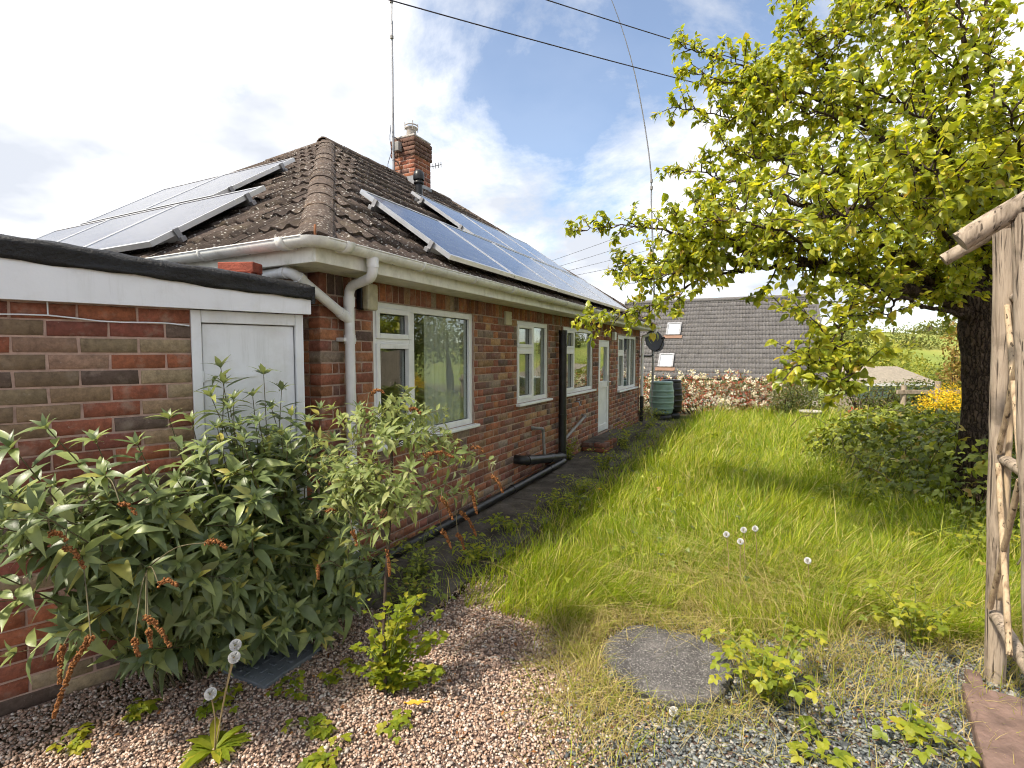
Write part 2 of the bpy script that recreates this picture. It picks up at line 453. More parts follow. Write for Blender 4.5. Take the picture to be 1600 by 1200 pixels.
M['fence'] = wood_mat('fence_board', (0.14, 0.11, 0.085), (0.30, 0.25, 0.20))
def bark_mat():
    t = NT('bark')
    mp0 = t.n('Mapping', {'Vector': t.pos(), 'Scale': (34, 34, 6)}).outputs[0]
    mp = t.mix(0.28, mp0, t.n('TexNoise', {'Vector': t.pos(), 'Scale': 9.0, 'Detail': 4.0}).outputs['Color'], 'ADD')
    mp = t.mix(1.0, mp0, t.mix(1.0, t.n('TexNoise', {'Vector': t.pos(), 'Scale': 14.0, 'Detail': 5.0}).outputs['Color'], (2.2, 2.2, 2.2), 'MULTIPLY'), 'ADD')
    v = t.n('TexVoronoi', {'Vector': mp, 'Scale': 1.0}, feature='DISTANCE_TO_EDGE').outputs['Distance']
    f = t.noise(18, 6, 0.7)
    c = t.ramp(f, [(0.3, (0.045, 0.031, 0.022)), (0.6, (0.11, 0.078, 0.055)), (0.8, (0.20, 0.16, 0.12))])
    c = t.mix(t.ramp(v, [(0.0, 0.75), (0.12, 0.0)]), c, (0.012, 0.009, 0.007))
    return t.done(t.pbsdf(c, 0.95, t.bump(t.ramp(v, [(0, 0), (0.2, 1)]), 0.9, 0.03), 0, 0.15))
M['bark'] = bark_mat()
M['twig'] = simple('twig_bark', (0.055, 0.038, 0.027), 0.9, var=0.35, vs=30)
M['stem'] = simple('plant_stem', (0.10, 0.085, 0.04), 0.75, var=0.3, vs=20)
M['gstem'] = simple('green_stem', (0.16, 0.20, 0.05), 0.7, var=0.3, vs=20)
M['drystem'] = simple('dry_stem', (0.36, 0.27, 0.13), 0.85, var=0.3, vs=20)

M['pear'] = leaf_mat('pear_leaf', [(0, (0.18, 0.23, 0.026)), (0.35, (0.28, 0.325, 0.034)), (0.7, (0.44, 0.455, 0.044)), (0.95, (0.56, 0.53, 0.06)), (1.0, (0.46, 0.30, 0.06))], 0.5, 0.32, 0.55)
M['bud'] = leaf_mat('buddleia_leaf', [(0, (0.08, 0.115, 0.045)), (0.6, (0.155, 0.20, 0.075)), (0.95, (0.27, 0.32, 0.10)), (1, (0.38, 0.33, 0.07))], 0.28, 0.40, 0.5, (0.22, 0.26, 0.17))
M['bud2'] = leaf_mat('pale_buddleia_leaf', [(0, (0.17, 0.22, 0.065)), (0.6, (0.24, 0.29, 0.10)), (1, (0.34, 0.36, 0.13))], 0.35, 0.5, 0.35, (0.30, 0.33, 0.22))
M['panicle'] = leaf_mat('dried_panicle', [(0, (0.13, 0.055, 0.022)), (0.6, (0.24, 0.10, 0.035)), (1, (0.38, 0.18, 0.07))], 0.1, 0.9, 0.1)
M['weed'] = leaf_mat('celandine_leaf', [(0, (0.17, 0.23, 0.018)), (0.6, (0.26, 0.31, 0.025)), (1, (0.40, 0.37, 0.04))], 0.5, 0.5, 0.3)
M['bramble'] = leaf_mat('bramble_leaf', [(0, (0.075, 0.10, 0.018)), (0.5, (0.19, 0.235, 0.034)), (0.9, (0.37, 0.40, 0.045)), (1, (0.30, 0.20, 0.05))], 0.3, 0.4, 0.45)
M['shoot'] = leaf_mat('young_bramble_leaf', [(0, (0.17, 0.23, 0.02)), (0.6, (0.30, 0.33, 0.03)), (1, (0.42, 0.39, 0.04))], 0.45, 0.45, 0.35)
M['hedgeleaf'] = leaf_mat('photinia_leaf', [(0, (0.045, 0.07, 0.02)), (0.48, (0.12, 0.15, 0.035)), (0.56, (0.34, 0.07, 0.045)), (1, (0.52, 0.17, 0.11))], 0.3, 0.4, 0.5)
M['blossom'] = leaf_mat('cream_blossom', [(0, (0.80, 0.72, 0.64)), (0.6, (0.86, 0.83, 0.77)), (1, (0.78, 0.64, 0.54))], 0.3, 0.8, 0.2)
M['shrub'] = leaf_mat('shrub_leaf', [(0, (0.06, 0.085, 0.02)), (0.7, (0.13, 0.16, 0.035)), (1, (0.22, 0.16, 0.05))], 0.3, 0.5, 0.3)
M['yellow'] = leaf_mat('broom_flower', [(0, (0.62, 0.40, 0.02)), (0.7, (0.80, 0.55, 0.03)), (1, (0.55, 0.50, 0.05))], 0.3, 0.7, 0.2)
M['far'] = leaf_mat('far_foliage', [(0, (0.10, 0.13, 0.04)), (0.6, (0.17, 0.19, 0.055)), (1, (0.27, 0.25, 0.08))], 0.3, 0.8, 0.1)
M['farlime'] = leaf_mat('lime_foliage', [(0, (0.20, 0.23, 0.05)), (0.6, (0.28, 0.30, 0.06)), (1, (0.38, 0.34, 0.07))], 0.35, 0.8, 0.1)
M['copper'] = leaf_mat('coppery_leaf', [(0, (0.25, 0.15, 0.05)), (0.6, (0.33, 0.22, 0.06)), (1, (0.28, 0.27, 0.06))], 0.35, 0.6, 0.3)
M['red'] = leaf_mat('red_leaf', [(0, (0.45, 0.05, 0.03)), (1, (0.60, 0.12, 0.06))], 0.3, 0.6, 0.3)
M['grass'] = leaf_mat('grass_blade', [(0, (0.15, 0.225, 0.014)), (0.5, (0.285, 0.36, 0.020)), (0.86, (0.45, 0.48, 0.04)), (0.93, (0.50, 0.44, 0.14)), (1, (0.60, 0.50, 0.24))], 0.42, 0.45, 0.35)
M['straw'] = leaf_mat('dry_grass', [(0, (0.40, 0.33, 0.13)), (0.5, (0.52, 0.42, 0.20)), (0.72, (0.36, 0.35, 0.06)), (0.86, (0.24, 0.30, 0.03)), (1, (0.30, 0.33, 0.04))], 0.3, 0.7, 0.2)
M['clock'] = simple('dandelion_clock', (0.84, 0.83, 0.80), 0.95, var=0.05)

def stone_mat(name, stops):
    t = NT(name)
    c = t.ramp(t.rnd(), stops)
    c = t.mix(1.0, c, t.ramp(t.noise(90, 4), [(0.3, 0.75), (0.7, 1.2)]), 'MULTIPLY')
    return t.done(t.pbsdf(c, 0.8, t.bump(t.noise(250, 3), 0.3, 0.003), 0, 0.3))
M['pink'] = stone_mat('pink_gravel', [(0, (0.20, 0.14, 0.10)), (0.22, (0.38, 0.245, 0.175)), (0.5, (0.47, 0.325, 0.245)), (0.74, (0.57, 0.435, 0.345)), (0.90, (0.66, 0.585, 0.51)), (1.0, (0.16, 0.13, 0.11))])
M['slate'] = stone_mat('slate_chip', [(0, (0.06, 0.065, 0.07)), (0.4, (0.14, 0.155, 0.155)), (0.8, (0.23, 0.24, 0.23)), (1, (0.42, 0.38, 0.33))])

def ground_mat(name, stops, scale, bump=0.6, bs=60):
    t = NT(name)
    f = t.noise(scale, 8, 0.65)
    c = t.ramp(f, stops)
    c = t.mix(1.0, c, t.ramp(t.noise(scale * 9, 5, 0.7), [(0.3, 0.7), (0.7, 1.25)]), 'MULTIPLY')
    return t.done(t.pbsdf(c, 0.95, t.bump(t.noise(bs, 6, 0.7), bump, 0.02), 0, 0.15))
M['soil'] = ground_mat('soil', [(0.3, (0.09, 0.065, 0.045)), (0.7, (0.17, 0.125, 0.085))], 3)
M['turf'] = ground_mat('turf', [(0.3, (0.06, 0.08, 0.018)), (0.7, (0.12, 0.13, 0.03))], 3)
M['gravelbed'] = ground_mat('gravel_bed', [(0.3, (0.16, 0.11, 0.09)), (0.7, (0.27, 0.19, 0.155))], 5, 0.9, 110)
M['field'] = ground_mat('field', [(0.35, (0.20, 0.23, 0.05)), (0.65, (0.33, 0.34, 0.075))], 0.02, 0.2, 2)
M['path'] = ground_mat('mossy_concrete', [(0.30, (0.055, 0.045, 0.038)), (0.5, (0.10, 0.085, 0.07)), (0.72, (0.17, 0.145, 0.12))], 4, 0.5, 70)
def slab_mat():
    t = NT('stone_slab')
    c = t.ramp(t.noise(7, 8, 0.7), [(0.3, (0.075, 0.07, 0.068)), (0.55, (0.155, 0.145, 0.14)), (0.75, (0.28, 0.255, 0.235))])
    c = t.mix(t.math('MULTIPLY', t.ramp(t.noise(110, 4, 0.7), [(0.54, 0), (0.62, 1)]), 0.75), c, (0.50, 0.47, 0.44))
    c = t.mix(t.math('MULTIPLY', t.ramp(t.noise(95, 4, 0.7), [(0.56, 0), (0.64, 1)]), 0.7), c, (0.05, 0.05, 0.05))
    return t.done(t.pbsdf(c, 0.95, t.bump(t.noise(85, 7, 0.75), 1.0, 0.02), 0, 0.2))
M['slab'] = slab_mat()
M['plate'] = simple('cast_cover', (0.17, 0.19, 0.21), 0.55, 0.2, var=0.3, vs=10, bump=0.4, bs=60, dirt=(0.08, 0.07, 0.06))
M['stone'] = simple('pale_stone', (0.42, 0.38, 0.34), 0.9, var=0.2, bump=0.5, bs=80)
M['render'] = simple('neighbour_render', (0.5, 0.45, 0.40), 0.9)

# ------------------------------------------------------------------ ground
def smooth(a, b, x):
    t = np.clip((x - a) / (b - a), 0, 1); return t * t * (3 - 2 * t)
def terrain(x, y):
    x = np.asarray(x, float); y = np.asarray(y, float)
    z = -2.2 * smooth(15.5, 27, y) - 3.0 * smooth(30, 85, y) + 17.5 * smooth(95, 300, y) + 9 * smooth(300, 700, y)
    z = z + smooth(120, 250, y) * (2.6 * np.sin(x * 0.012 + 0.4) + 1.4 * np.sin(x * 0.031 + y * 0.011))
    return z
ys = np.concatenate([np.arange(-30, 14, 2.0), np.arange(14, 32, 1.0), np.arange(32, 120, 6.0), np.arange(120, 420, 12.0), np.arange(420, 1500, 90.0)])
xs = np.concatenate([np.arange(-900, -60, 60.0), np.arange(-60, 60, 4.0), np.arange(60, 420, 14.0), np.arange(420, 1500, 90.0)])
gx, gy = np.meshgrid(xs, ys)
gz = terrain(gx, gy) - 0.012
nx, ny = len(xs), len(ys)
I = np.arange(nx * ny).reshape(ny, nx)
F = np.stack([I[:-1, :-1], I[:-1, 1:], I[1:, 1:], I[1:, :-1]], -1).reshape(-1, 4)
tg = NT('ground_surface')
yy = tg.n('SeparateXYZ', {0: tg.pos()}).outputs[1]
fld = tg.ramp(tg.noise(0.022, 6), [(0.35, (0.13, 0.17, 0.04)), (0.5, (0.21, 0.25, 0.055)), (0.68, (0.29, 0.28, 0.08))])
soil = tg.ramp(tg.noise(3, 8, 0.65), [(0.3, (0.085, 0.065, 0.045)), (0.7, (0.16, 0.125, 0.08))])
cc = tg.mix(tg.ramp(tg.math('DIVIDE', yy, 100.0), [(0.13, 0), (0.2, 1)]), soil, fld)
obj('ground', mesh('ground', np.stack([gx, gy, gz], -1).reshape(-1, 3), F, tg.done(tg.pbsdf(cc, 0.95, tg.bump(tg.noise(40, 5), 0.4, 0.02), 0, 0.1)), True))['kind'] = 'structure'

# house frame: u along the garden front, v out of it, w up
HA = R(26.5)
D1 = Vector((math.sin(HA), math.cos(HA), 0)); NV = Vector((math.cos(HA), -math.sin(HA), 0)); ZV = Vector((0, 0, 1))
C0 = Vector((-1.278, 3.42, 0))
def H(u, v, w): return C0 + D1 * u + NV * v + ZV * w
def sheet(name, poly, z, mat):
    V = [(x, y, z) for x, y in poly]
    o = obj(name, mesh(name, V, [tuple(range(len(V)))], mat)); o['kind'] = 'structure'; return o
def hxy(u, v): p = H(u, v, 0); return (p.x, p.y)
sheet('lawn', [hxy(0.9, 0.98), (0.0, 3.5), (0.5, 3.15), (2.2, 3.15), (5.5, 3.0), (11, 3.2), (11, 13.6), (3.6, 13.2), hxy(9.6, 0.98)], 0.002, M['turf'])
sheet('gravel_bed', [(-4.4, -1.5), (4.5, -1.5), (4.5, 2.9), (2.2, 3.1), (0.5, 3.1), (0.0, 3.45), (-0.55, 3.55), (-1.15, 3.0)], 0.003, M['gravelbed'])
# path slabs of dark mossy concrete beside the house
PW = 0.86
pu = [-0.1, 1.1, 2.45, 3.7, 5.05, 6.1]
pathroot = MB()
path = obj('path', mesh('path', [H(-0.12, 0.004, 0.003), H(-0.12, PW + 0.03, 0.003), H(9.9, PW + 0.03, 0.003), H(9.9, 0.004, 0.003)], [(0, 1, 2, 3)], M['soil']))
path['kind'] = 'structure'
for i, a in enumerate(pu + [7.3, 8.6]):
    b = (pu + [7.3, 8.6, 9.9])[i + 1]
    m = MB(); m.box(lambda x, y, z: H(x, y, z), a + 0.006, b - 0.006, 0.012, PW + random.uniform(-0.05, 0.03), 0.004, 0.028 + random.uniform(0, 0.006), 0.006)
    m.build('path_slab', M['path'], path)

# ------------------------------------------------------------------ brick pieces
BK = {}
def brick_data(L, Ht, D=0.10, seed=0):
    """front face at y=0 (outside is +y), x along, z up, centred on the face"""
    r = random.Random(seed * 31 + int(L * 1000) + int(Ht * 977))
    j = lambda k=0.0022: r.uniform(-k, k)
    x, z, b = L / 2, Ht / 2, 0.004
    V = []
    for yy, ins in ((-D, 0.0), (-b * 1.2, 0.0), (0.0, b)):
        for sx, sz in ((-1, -1), (1, -1), (1, 1), (-1, 1)):
            V.append((sx * (x - ins) + j(), yy + (j(0.0016) if yy > -D else 0), sz * (z - ins) + j()))
    F = [(3, 2, 1, 0)]
    F = []
    for k in (0, 4):
        for i in range(4):
            F.append((k + i, k + 4 + i, k + 4 + (i + 1) % 4, k + (i + 1) % 4))
    F.append((11, 10, 9, 8))
    return np.array(V), np.array(F)
def lay_bricks(name, pieces, mat, parent, nind, stuffname='brickwork'):
    """pieces: (centre, x axis, outward axis, length, height)"""
    keys = {}; pos = []; Ms = []; vi = []; var = []
    for c, ax, ay, L, Ht in pieces:
        k = (round(L / 0.005), round(Ht / 0.002), random.randrange(3))
        if k not in keys:
            keys[k] = len(var); var.append(brick_data(k[0] * 0.005, k[1] * 0.002, seed=k[2]))
        up = Vector((0, 0, 1)); ax = Vector(ax); ay = Vector(ay)
        off = random.uniform(-0.0015, 0.0025)
        pos.append(Vector(c) + ay * off); Ms.append(np.array([list(ax), list(ay), list(up)]).T); vi.append(keys[k])
    scatter(name, stuffname, var, [list(p) for p in pos], np.array(Ms), np.array(vi), mat, parent, nind, smooth=False)

# ------------------------------------------------------------------ house
house = thing('brick_bungalow', 'red brick bungalow with hipped tiled roof and white windows', 'house', C0)
LEN, WID, OV, WT = 9.55, 6.4, 0.30, 2.12
WIN = [dict(u0=0.52, u1=2.00, z0=0.89, z1=2.0, m=0.335, t=1.70, kind='big'),
       dict(u0=3.0, u1=3.98, z0=1.0, z1=2.0, m=0.52, t=1.66, kind='w'),
       dict(u0=4.55, u1=5.98, z0=1.0, z1=2.0, m=0.36, t=1.66, kind='w'),
       dict(u0=7.6, u1=9.18, z0=0.86, z1=1.98, m=0.33, t=1.62, kind='w3')]
DOOR = dict(u0=6.30, u1=7.02, z0=0.17, z1=1.88)
OPEN = [(w['u0'], w['u1'], w['z0'], w['z1']) for w in WIN] + [(DOOR['u0'], DOOR['u1'], DOOR['z0'], DOOR['z1'])]
def fr_h(a, b, c): return H(a, b, c)
# mortar core of the garden front with real openings
m = MB()
cuts = sorted(OPEN)
u = 0.006; VB = -0.24; VF = -0.005
for (a, b, z0, z1) in cuts:
    m.box(fr_h, u, a, VB, VF, -0.1, 2.2)
    m.box(fr_h, a, b, VB, VF, -0.1, z0)
    m.box(fr_h, a, b, VB, VF, z1, 2.2)
    u = b
m.box(fr_h, u, LEN - 0.006, VB, VF, -0.1, 2.2)
m.box(fr_h, 0.006, 0.24, -WID, VB - 0.001, -0.1, 2.2)           # left return
m.box(fr_h, LEN - 0.24, LEN - 0.006, -WID, VB - 0.001, -0.1, 2.2)
m.box(fr_h, 0.241, LEN - 0.241, -WID, -WID + 0.24, -0.1, 2.2)
m.build('wall', M['mortar'], house)
rows = 26; RP = 2.0 / rows
pieces = []
def cut(a, b, ops):
    segs = [(a, b)]
    for (c, d) in ops:
        ns = []
        for (x, y) in segs:
            if d <= x or c >= y: ns.append((x, y))
            else:
                if c - x > 0.02: ns.append((x, c))
                if y - d > 0.02: ns.append((d, y))
        segs = ns
    return segs
for r_ in range(rows):
    zc = (r_ + 0.5) * RP
    ops = [(a - 0.006, b + 0.006) for (a, b, z0, z1) in OPEN if z0 - 0.02 < zc < z1]
    x = 0.0 if r_ % 2 == 0 else -0.10
    k = 0 if r_ % 2 == 0 else 1
    if r_ % 2: k = 1; x = 0.0
    while x < LEN - 0.02:
        L = (0.215 if k % 2 == 0 else 0.1025)
        if r_ % 2 and x == 0.0: L = 0.1025; k = 1
        elif r_ % 2 and abs(x - 0.1125) < 1e-4: L = 0.05; k = 1
        a, b = x, min(x + L, LEN)
        for (p, q) in cut(a, b, ops):
            pieces.append((H((p + q) / 2, 0, zc), -D1, NV, q - p, RP - 0.010))
        x += L + 0.010; k += 1
x = 0.0
while x < LEN - 0.03:                       # soldier course under the eaves
    pieces.append((H(x + 0.0325, 0, 2.073), -D1, NV, 0.065, 0.132)); x += 0.075
lay_bricks('brick', pieces, M['brick'], house, 300)
pieces = []
for r_ in range(rows + 1):
    zc = (r_ + 0.5) * RP
    x = 0.112 if r_ % 2 == 0 else 0.112
    k = r_ % 2
    while x < 1.6:
        L = 0.215 if k % 2 == 0 else 0.1025
        pieces.append((H(0, -(x + L / 2), zc), NV * -1, -D1, L, RP - 0.010)); x += L + 0.01; k += 1
lay_bricks('side_brick', pieces, M['brick'], house, 0, 'side_brickwork')
# rooms behind the glass
m = MB()
m.box(fr_h, 0.25, LEN - 0.25, -WID + 0.25, VB - 0.01, -0.05, 0.0)
m.build('room_floor', M['carpet'], house)
m = MB()
m.box(fr_h, 0.25, LEN - 0.25, -3.6, -3.5, 0.0, 2.2)
for uu in (2.5, 4.25, 7.3): m.box(fr_h, uu, uu + 0.1, -3.49, VB - 0.01, 0.0, 2.2)
m.box(fr_h, 0.25, LEN - 0.25, -WID + 0.25, VB - 0.01, 2.201, 2.23)
m.build('room_wall', M['inner'], house)

def window(w):
    u0, u1, z0, z1 = w['u0'], w['u1'], w['z0'], w['z1']
    fw, v0, v1 = 0.055, -0.095, -0.022
    um = u0 + (u1 - u0) * w['m']
    root = None
    m = MB()                                 # outer frame, mullion, transom
    m.box(fr_h, u0, u0 + fw, v0, v1, z0, z1, 0.004)
    m.box(fr_h, u1 - fw, u1, v0, v1, z0, z1, 0.004)
    m.box(fr_h, u0 + fw, u1 - fw, v0, v1, z1 - fw, z1, 0.004)
    m.box(fr_h, u0 + fw, u1 - fw, v0, v1, z0, z0 + fw, 0.004)
    m.box(fr_h, um - 0.032, um + 0.032, v0, v1 - 0.001, z0 + fw, z1 - fw, 0.004)
    m.box(fr_h, u0 + fw, um - 0.032, v0, v1 - 0.001, w['t'] - 0.03, w['t'] + 0.03, 0.004)
    if w['kind'] == 'w3':
        ur = u0 + (u1 - u0) * 0.69
        m.box(fr_h, ur - 0.03, ur + 0.03, v0, v1 - 0.001, z0 + fw, z1 - fw, 0.004)
    root = m.build('window', M['upvc'], house)
    # opening lights
    def sash(a, b, c, d, s=0.042):
        q = MB(); o0, o1 = v0 + 0.01, v1 + 0.014
        q.box(fr_h, a, a + s, o0, o1, c, d, 0.005); q.box(fr_h, b - s, b, o0, o1, c, d, 0.005)
        q.box(fr_h, a + s, b - s, o0, o1, d - s, d, 0.005); q.box(fr_h, a + s, b - s, o0, o1, c, c + s, 0.005)
        q.build('sash', M['upvc'], root)
    def pane(a, b, c, d):
        q = MB(); q.box(fr_h, a, b, v0 + 0.034, v0 + 0.040, c, d); q.build('pane', M['glass'], root)
        k = MB()                              # dark gasket
        g, y0, y1 = 0.006, v0 + 0.041, v0 + 0.046
        k.box(fr_h, a, a + g, y0, y1, c, d); k.box(fr_h, b - g, b, y0, y1, c, d)
        k.box(fr_h, a + g, b - g, y0, y1, c, c + g); k.box(fr_h, a + g, b - g, y0, y1, d - g, d)
        k.build('gasket', M['black'], root)
    a, b = u0 + fw - 0.012, um - 0.020
    sash(a, b, w['t'] + 0.018, z1 - fw + 0.012); sash(a, b, z0 + fw - 0.012, w['t'] - 0.018)
    pane(a + 0.042, b - 0.042, w['t'] + 0.06, z1 - fw - 0.03); pane(a + 0.042, b - 0.042, z0 + fw + 0.03, w['t'] - 0.06)
    if w['kind'] == 'w3':
        pane(um + 0.032, ur - 0.03, z0 + fw, z1 - fw); pane(ur + 0.03, u1 - fw, z0 + fw, z1 - fw)
    else:
        pane(um + 0.032, u1 - fw, z0 + fw, z1 - fw)
    q = MB(); q.box(fr_h, u0 - 0.025, u1 + 0.035, -0.10, 0.055, z0 - 0.032, z0 - 0.002, 0.008)
    q.build('sill', M['upvc'], root)
    return root
wins = [window(w) for w in WIN]
def curtain(ua, ub, z0, z1, v, parent, amp=0.022, fold=0.11):
    n = int((ub - ua) / 0.012); V = []; F = []
    for i in range(n + 1):
        uu = ua + (ub - ua) * i / n
        vv = v + amp * math.sin(uu / fold * 2 * math.pi + 0.8 * math.sin(uu * 9)) + 0.3 * amp * math.sin(uu * 83)
        V += [H(uu, vv, z0), H(uu + 0.004 * math.sin(uu * 40), vv * 1.0, z1)]
    for i in range(n): F.append((2 * i, 2 * i + 2, 2 * i + 3, 2 * i + 1))
    o = obj('curtain', mesh('curtain', V, F, M['curtain'], True), parent)
curtain(1.34, 2.02, 0.72, 2.02, -0.145, wins[0])
curtain(0.50, 0.62, 0.72, 2.02, -0.20, wins[0])
curtain(3.72, 3.99, 0.9, 2.02, -0.19, wins[1])

# back door
d = DOOR
m = MB(); s = 0.05
m.box(fr_h, d['u0'], d['u0'] + s, -0.1, -0.02, d['z0'], d['z1'], 0.004); m.box(fr_h, d['u1'] - s, d['u1'], -0.1, -0.02, d['z0'], d['z1'], 0.004)
m.box(fr_h, d['u0'] + s, d['u1'] - s, -0.1, -0.02, d['z1'] - s, d['z1'], 0.004)
bd = m.build('back_door', M['upvc'], house)
m = MB(); a, b = d['u0'] + s + 0.004, d['u1'] - s - 0.004; q = 0.085
m.box(fr_h, a, a + q, -0.085, -0.012, d['z0'] + 0.02, d['z1'] - s - 0.004, 0.004); m.box(fr_h, b - q, b, -0.085, -0.012, d['z0'] + 0.02, d['z1'] - s - 0.004, 0.004)
for z0, z1 in ((d['z0'] + 0.02, d['z0'] + 0.14), (0.98, 1.10), (d['z1'] - s - 0.10, d['z1'] - s - 0.004)): m.box(fr_h, a + q, b - q, -0.085, -0.012, z0, z1, 0.004)
m.build('door_leaf', M['upvc'], bd)
m = MB(); m.box(fr_h, a + q, b - q, -0.06, -0.03, d['z0'] + 0.14, 0.98); m.build('lower_panel', M['upvc'], bd)
m = MB(); m.box(fr_h, a + q, b - q, -0.055, -0.048, 1.10, d['z1'] - s - 0.10); m.build('pane', M['glass'], bd)
m = MB(); m.box(fr_h, b - 0.055, b - 0.03, -0.012, 0.006, 1.0, 1.2, 0.003); m.tube([H(b - 0.04, 0.0, 1.08), H(b - 0.04, 0.04, 1.08), H(b - 0.15, 0.04, 1.08)], 0.008, 8); m.build('door_handle', M['alu'], bd)

# fascia, soffit, gutters
EZ = 2.24
m = MB()
m.box(fr_h, -OV, LEN + OV, OV - 0.022, OV, 2.137, 2.27, 0.003)
m.box(fr_h, -OV, -OV + 0.022, -WID - OV, OV - 0.023, 2.137, 2.27, 0.003)
m.box(fr_h, LEN + OV - 0.022, LEN + OV, -WID - OV, OV - 0.023, 2.137, 2.27, 0.003)
m.build('fascia', M['fascia'], house)
m = MB()
m.box(fr_h, -OV + 0.023, LEN + OV - 0.023, 0.003, OV - 0.023, 2.142, 2.152)
m.box(fr_h, -OV + 0.023, -0.003, -WID, 0.002, 2.142, 2.152)
m.build('soffit', M['fascia'], house)
def gutter_run(P0, P1, out, name='gutter'):
    """half-round gutter with a rolled lip"""
    P0, P1, out = Vector(P0), Vector(P1), Vector(out); ax = (P1 - P0).normalized(); r = 0.052; n = 9
    V = []; F = []
    for P in (P0, P1):
        for rr in (r, r - 0.004):
            for k in range(n + 1):
                a = math.pi * k / n
                V.append(P + out * (-math.cos(a) * rr) + ZV * (-math.sin(a) * rr))
    s_ = n + 1
    for k in range(n):
        F.append((k, k + 1, 2 * s_ + k + 1, 2 * s_ + k)); F.append((s_ + k + 1, s_ + k, 3 * s_ + k, 3 * s_ + k + 1))
    for k in (0, n): F.append((k, s_ + k, 3 * s_ + k, 2 * s_ + k))
    me = MB().add(V, F, True)
    lipm = [P0 + out * r, P1 + out * r]
    me.tube(lipm, 0.005, 6)
    g = me.build(name, M['gutter'], house)
    L = (P1 - P0).length; nb = int(L / 0.75)
    for i in range(nb + 1):
        P = P0 + ax * (0.18 + i * 0.75)
        if (P - P0).length > L - 0.05: break
        q = MB(); w_ = 0.012 if i % 3 else 0.032; V = []; F = []
        for dx in (-w_, w_):
            for rr in (r + 0.001, r + 0.006):
                for k in range(11):
                    a = math.pi * (k / 10 * 1.08 - 0.04); V.append(P + ax * dx + out * (-math.cos(a) * rr) + ZV * (-math.sin(a) * rr))
        for k in range(10):
            F += [(11 + k, 12 + k, 34 + k, 33 + k), (k, 22 + k, 23 + k, k + 1), (k, k + 1, 12 + k, 11 + k), (22 + k, 33 + k, 34 + k, 23 + k)]
        q.add(V, F, True); q.box(lambda x, y, z: P + ax * x + out * y + ZV * z, -w_, w_, -0.06, -0.045, -0.05, 0.012)
        q.build('gutter_bracket', M['gutter'], g)
    return g
GZ = 2.266; GO = OV + 0.056
g1 = gutter_run(H(-GO + 0.05, GO, GZ + 0.0), H(LEN + GO, GO, GZ - 0.03), NV)
g2 = gutter_run(H(-GO, GO - 0.05, GZ), H(-GO, -WID - GO, GZ - 0.03), -D1)
m = MB()                                     # corner piece
ccn = H(-GO + 0.052, GO - 0.052, GZ)
V = []; F = []
for i, ang in enumerate(np.linspace(0, math.pi / 2, 5)):
    dr = NV * math.cos(ang) - D1 * math.sin(ang)
    for k in range(8):
        a = math.pi * k / 7; rr = 0.057
        V.append(ccn + dr * (0.052 - math.cos(a) * rr) + ZV * (-math.sin(a) * rr))
for i in range(4):
    for k in range(7): F.append((i * 8 + k, i * 8 + k + 1, i * 8 + 9 + k, i * 8 + 8 + k))
m.add(V, F, True)
m.build('gutter_corner', M['gutter'], house)

def pipe_part(name, P, r, mat, parent, collars=(), seg=14):
    q = MB(); q.tube(P, r, seg)
    for (c, ax, w_) in collars:
        c = Vector(c); ax = Vector(ax).normalized(); q.tube([c - ax * w_, c + ax * w_], r + 0.005, seg)
    return q.build(name, mat, parent)
def bend(P, rad=0.06, n=5):
    """round the corners of a polyline"""
    P = [Vector(p) for p in P]; out = [P[0]]
    for i in range(1, len(P) - 1):
        a = (P[i - 1] - P[i]); b = (P[i + 1] - P[i]); d_ = min(rad, a.length * 0.45, b.length * 0.45)
        A = P[i] + a.normalized() * d_; B = P[i] + b.normalized() * d_
        for k in range(n + 1):
            t = k / n; out.append(A * (1 - t) ** 2 + P[i] * 2 * t * (1 - t) + B * t * t)
    out.append(P[-1]); return out
dp = pipe_part('downpipe', bend([H(0.12, GO, 2.23), H(0.12, GO, 2.10), H(0.20, 0.07, 2.06), H(0.20, 0.07, 1.9), H(0.20, 0.07, 0.02)], 0.07), 0.034, M['pipe'], house,
               [(H(0.12, GO, 2.19), ZV, 0.03), (H(0.20, 0.07, 1.96), ZV, 0.035), (H(0.20, 0.07, 1.70), ZV, 0.03), (H(0.20, 0.07, 0.8), ZV, 0.03)])
m = MB(); m.box(fr_h, 0.14, 0.26, 0.002, 0.075, 1.685, 1.712, 0.004); m.box(fr_h, 0.14, 0.26, 0.002, 0.075, 0.785, 0.812, 0.004); m.build('pipe_clip', M['pipe'], dp)
B1, B2, B3 = at(392, 432, 3.42), at(456, 425, 3.16), H(0.20, 0.075, 1.83)
pipe_part('roof_drain_pipe', bend([B1, B2, B3], 0.07), 0.033, M['pipe'], house, [(B2 + (B1 - B2).normalized() * 0.07, B1 - B2, 0.02), (B2 + (B3 - B2).normalized() * 0.07, B3 - B2, 0.02), (B3 + (B2 - B3).normalized() * 0.08, B2 - B3, 0.025)])
dp2 = pipe_part('downpipe', bend([H(LEN - 0.02, GO, 2.2), H(LEN - 0.02, GO, 2.08), H(LEN - 0.06, 0.07, 2.0), H(LEN - 0.06, 0.07, 0.62)], 0.06), 0.034, M['pipe'], house, [(H(LEN - 0.06, 0.07, 1.5), ZV, 0.03), (H(LEN - 0.06, 0.07, 0.95), ZV, 0.03)])
pipe_part('drain_shoe', [H(LEN - 0.06, 0.07, 0.62), H(LEN - 0.06, 0.07, 0.03)], 0.045, M['black'], house)

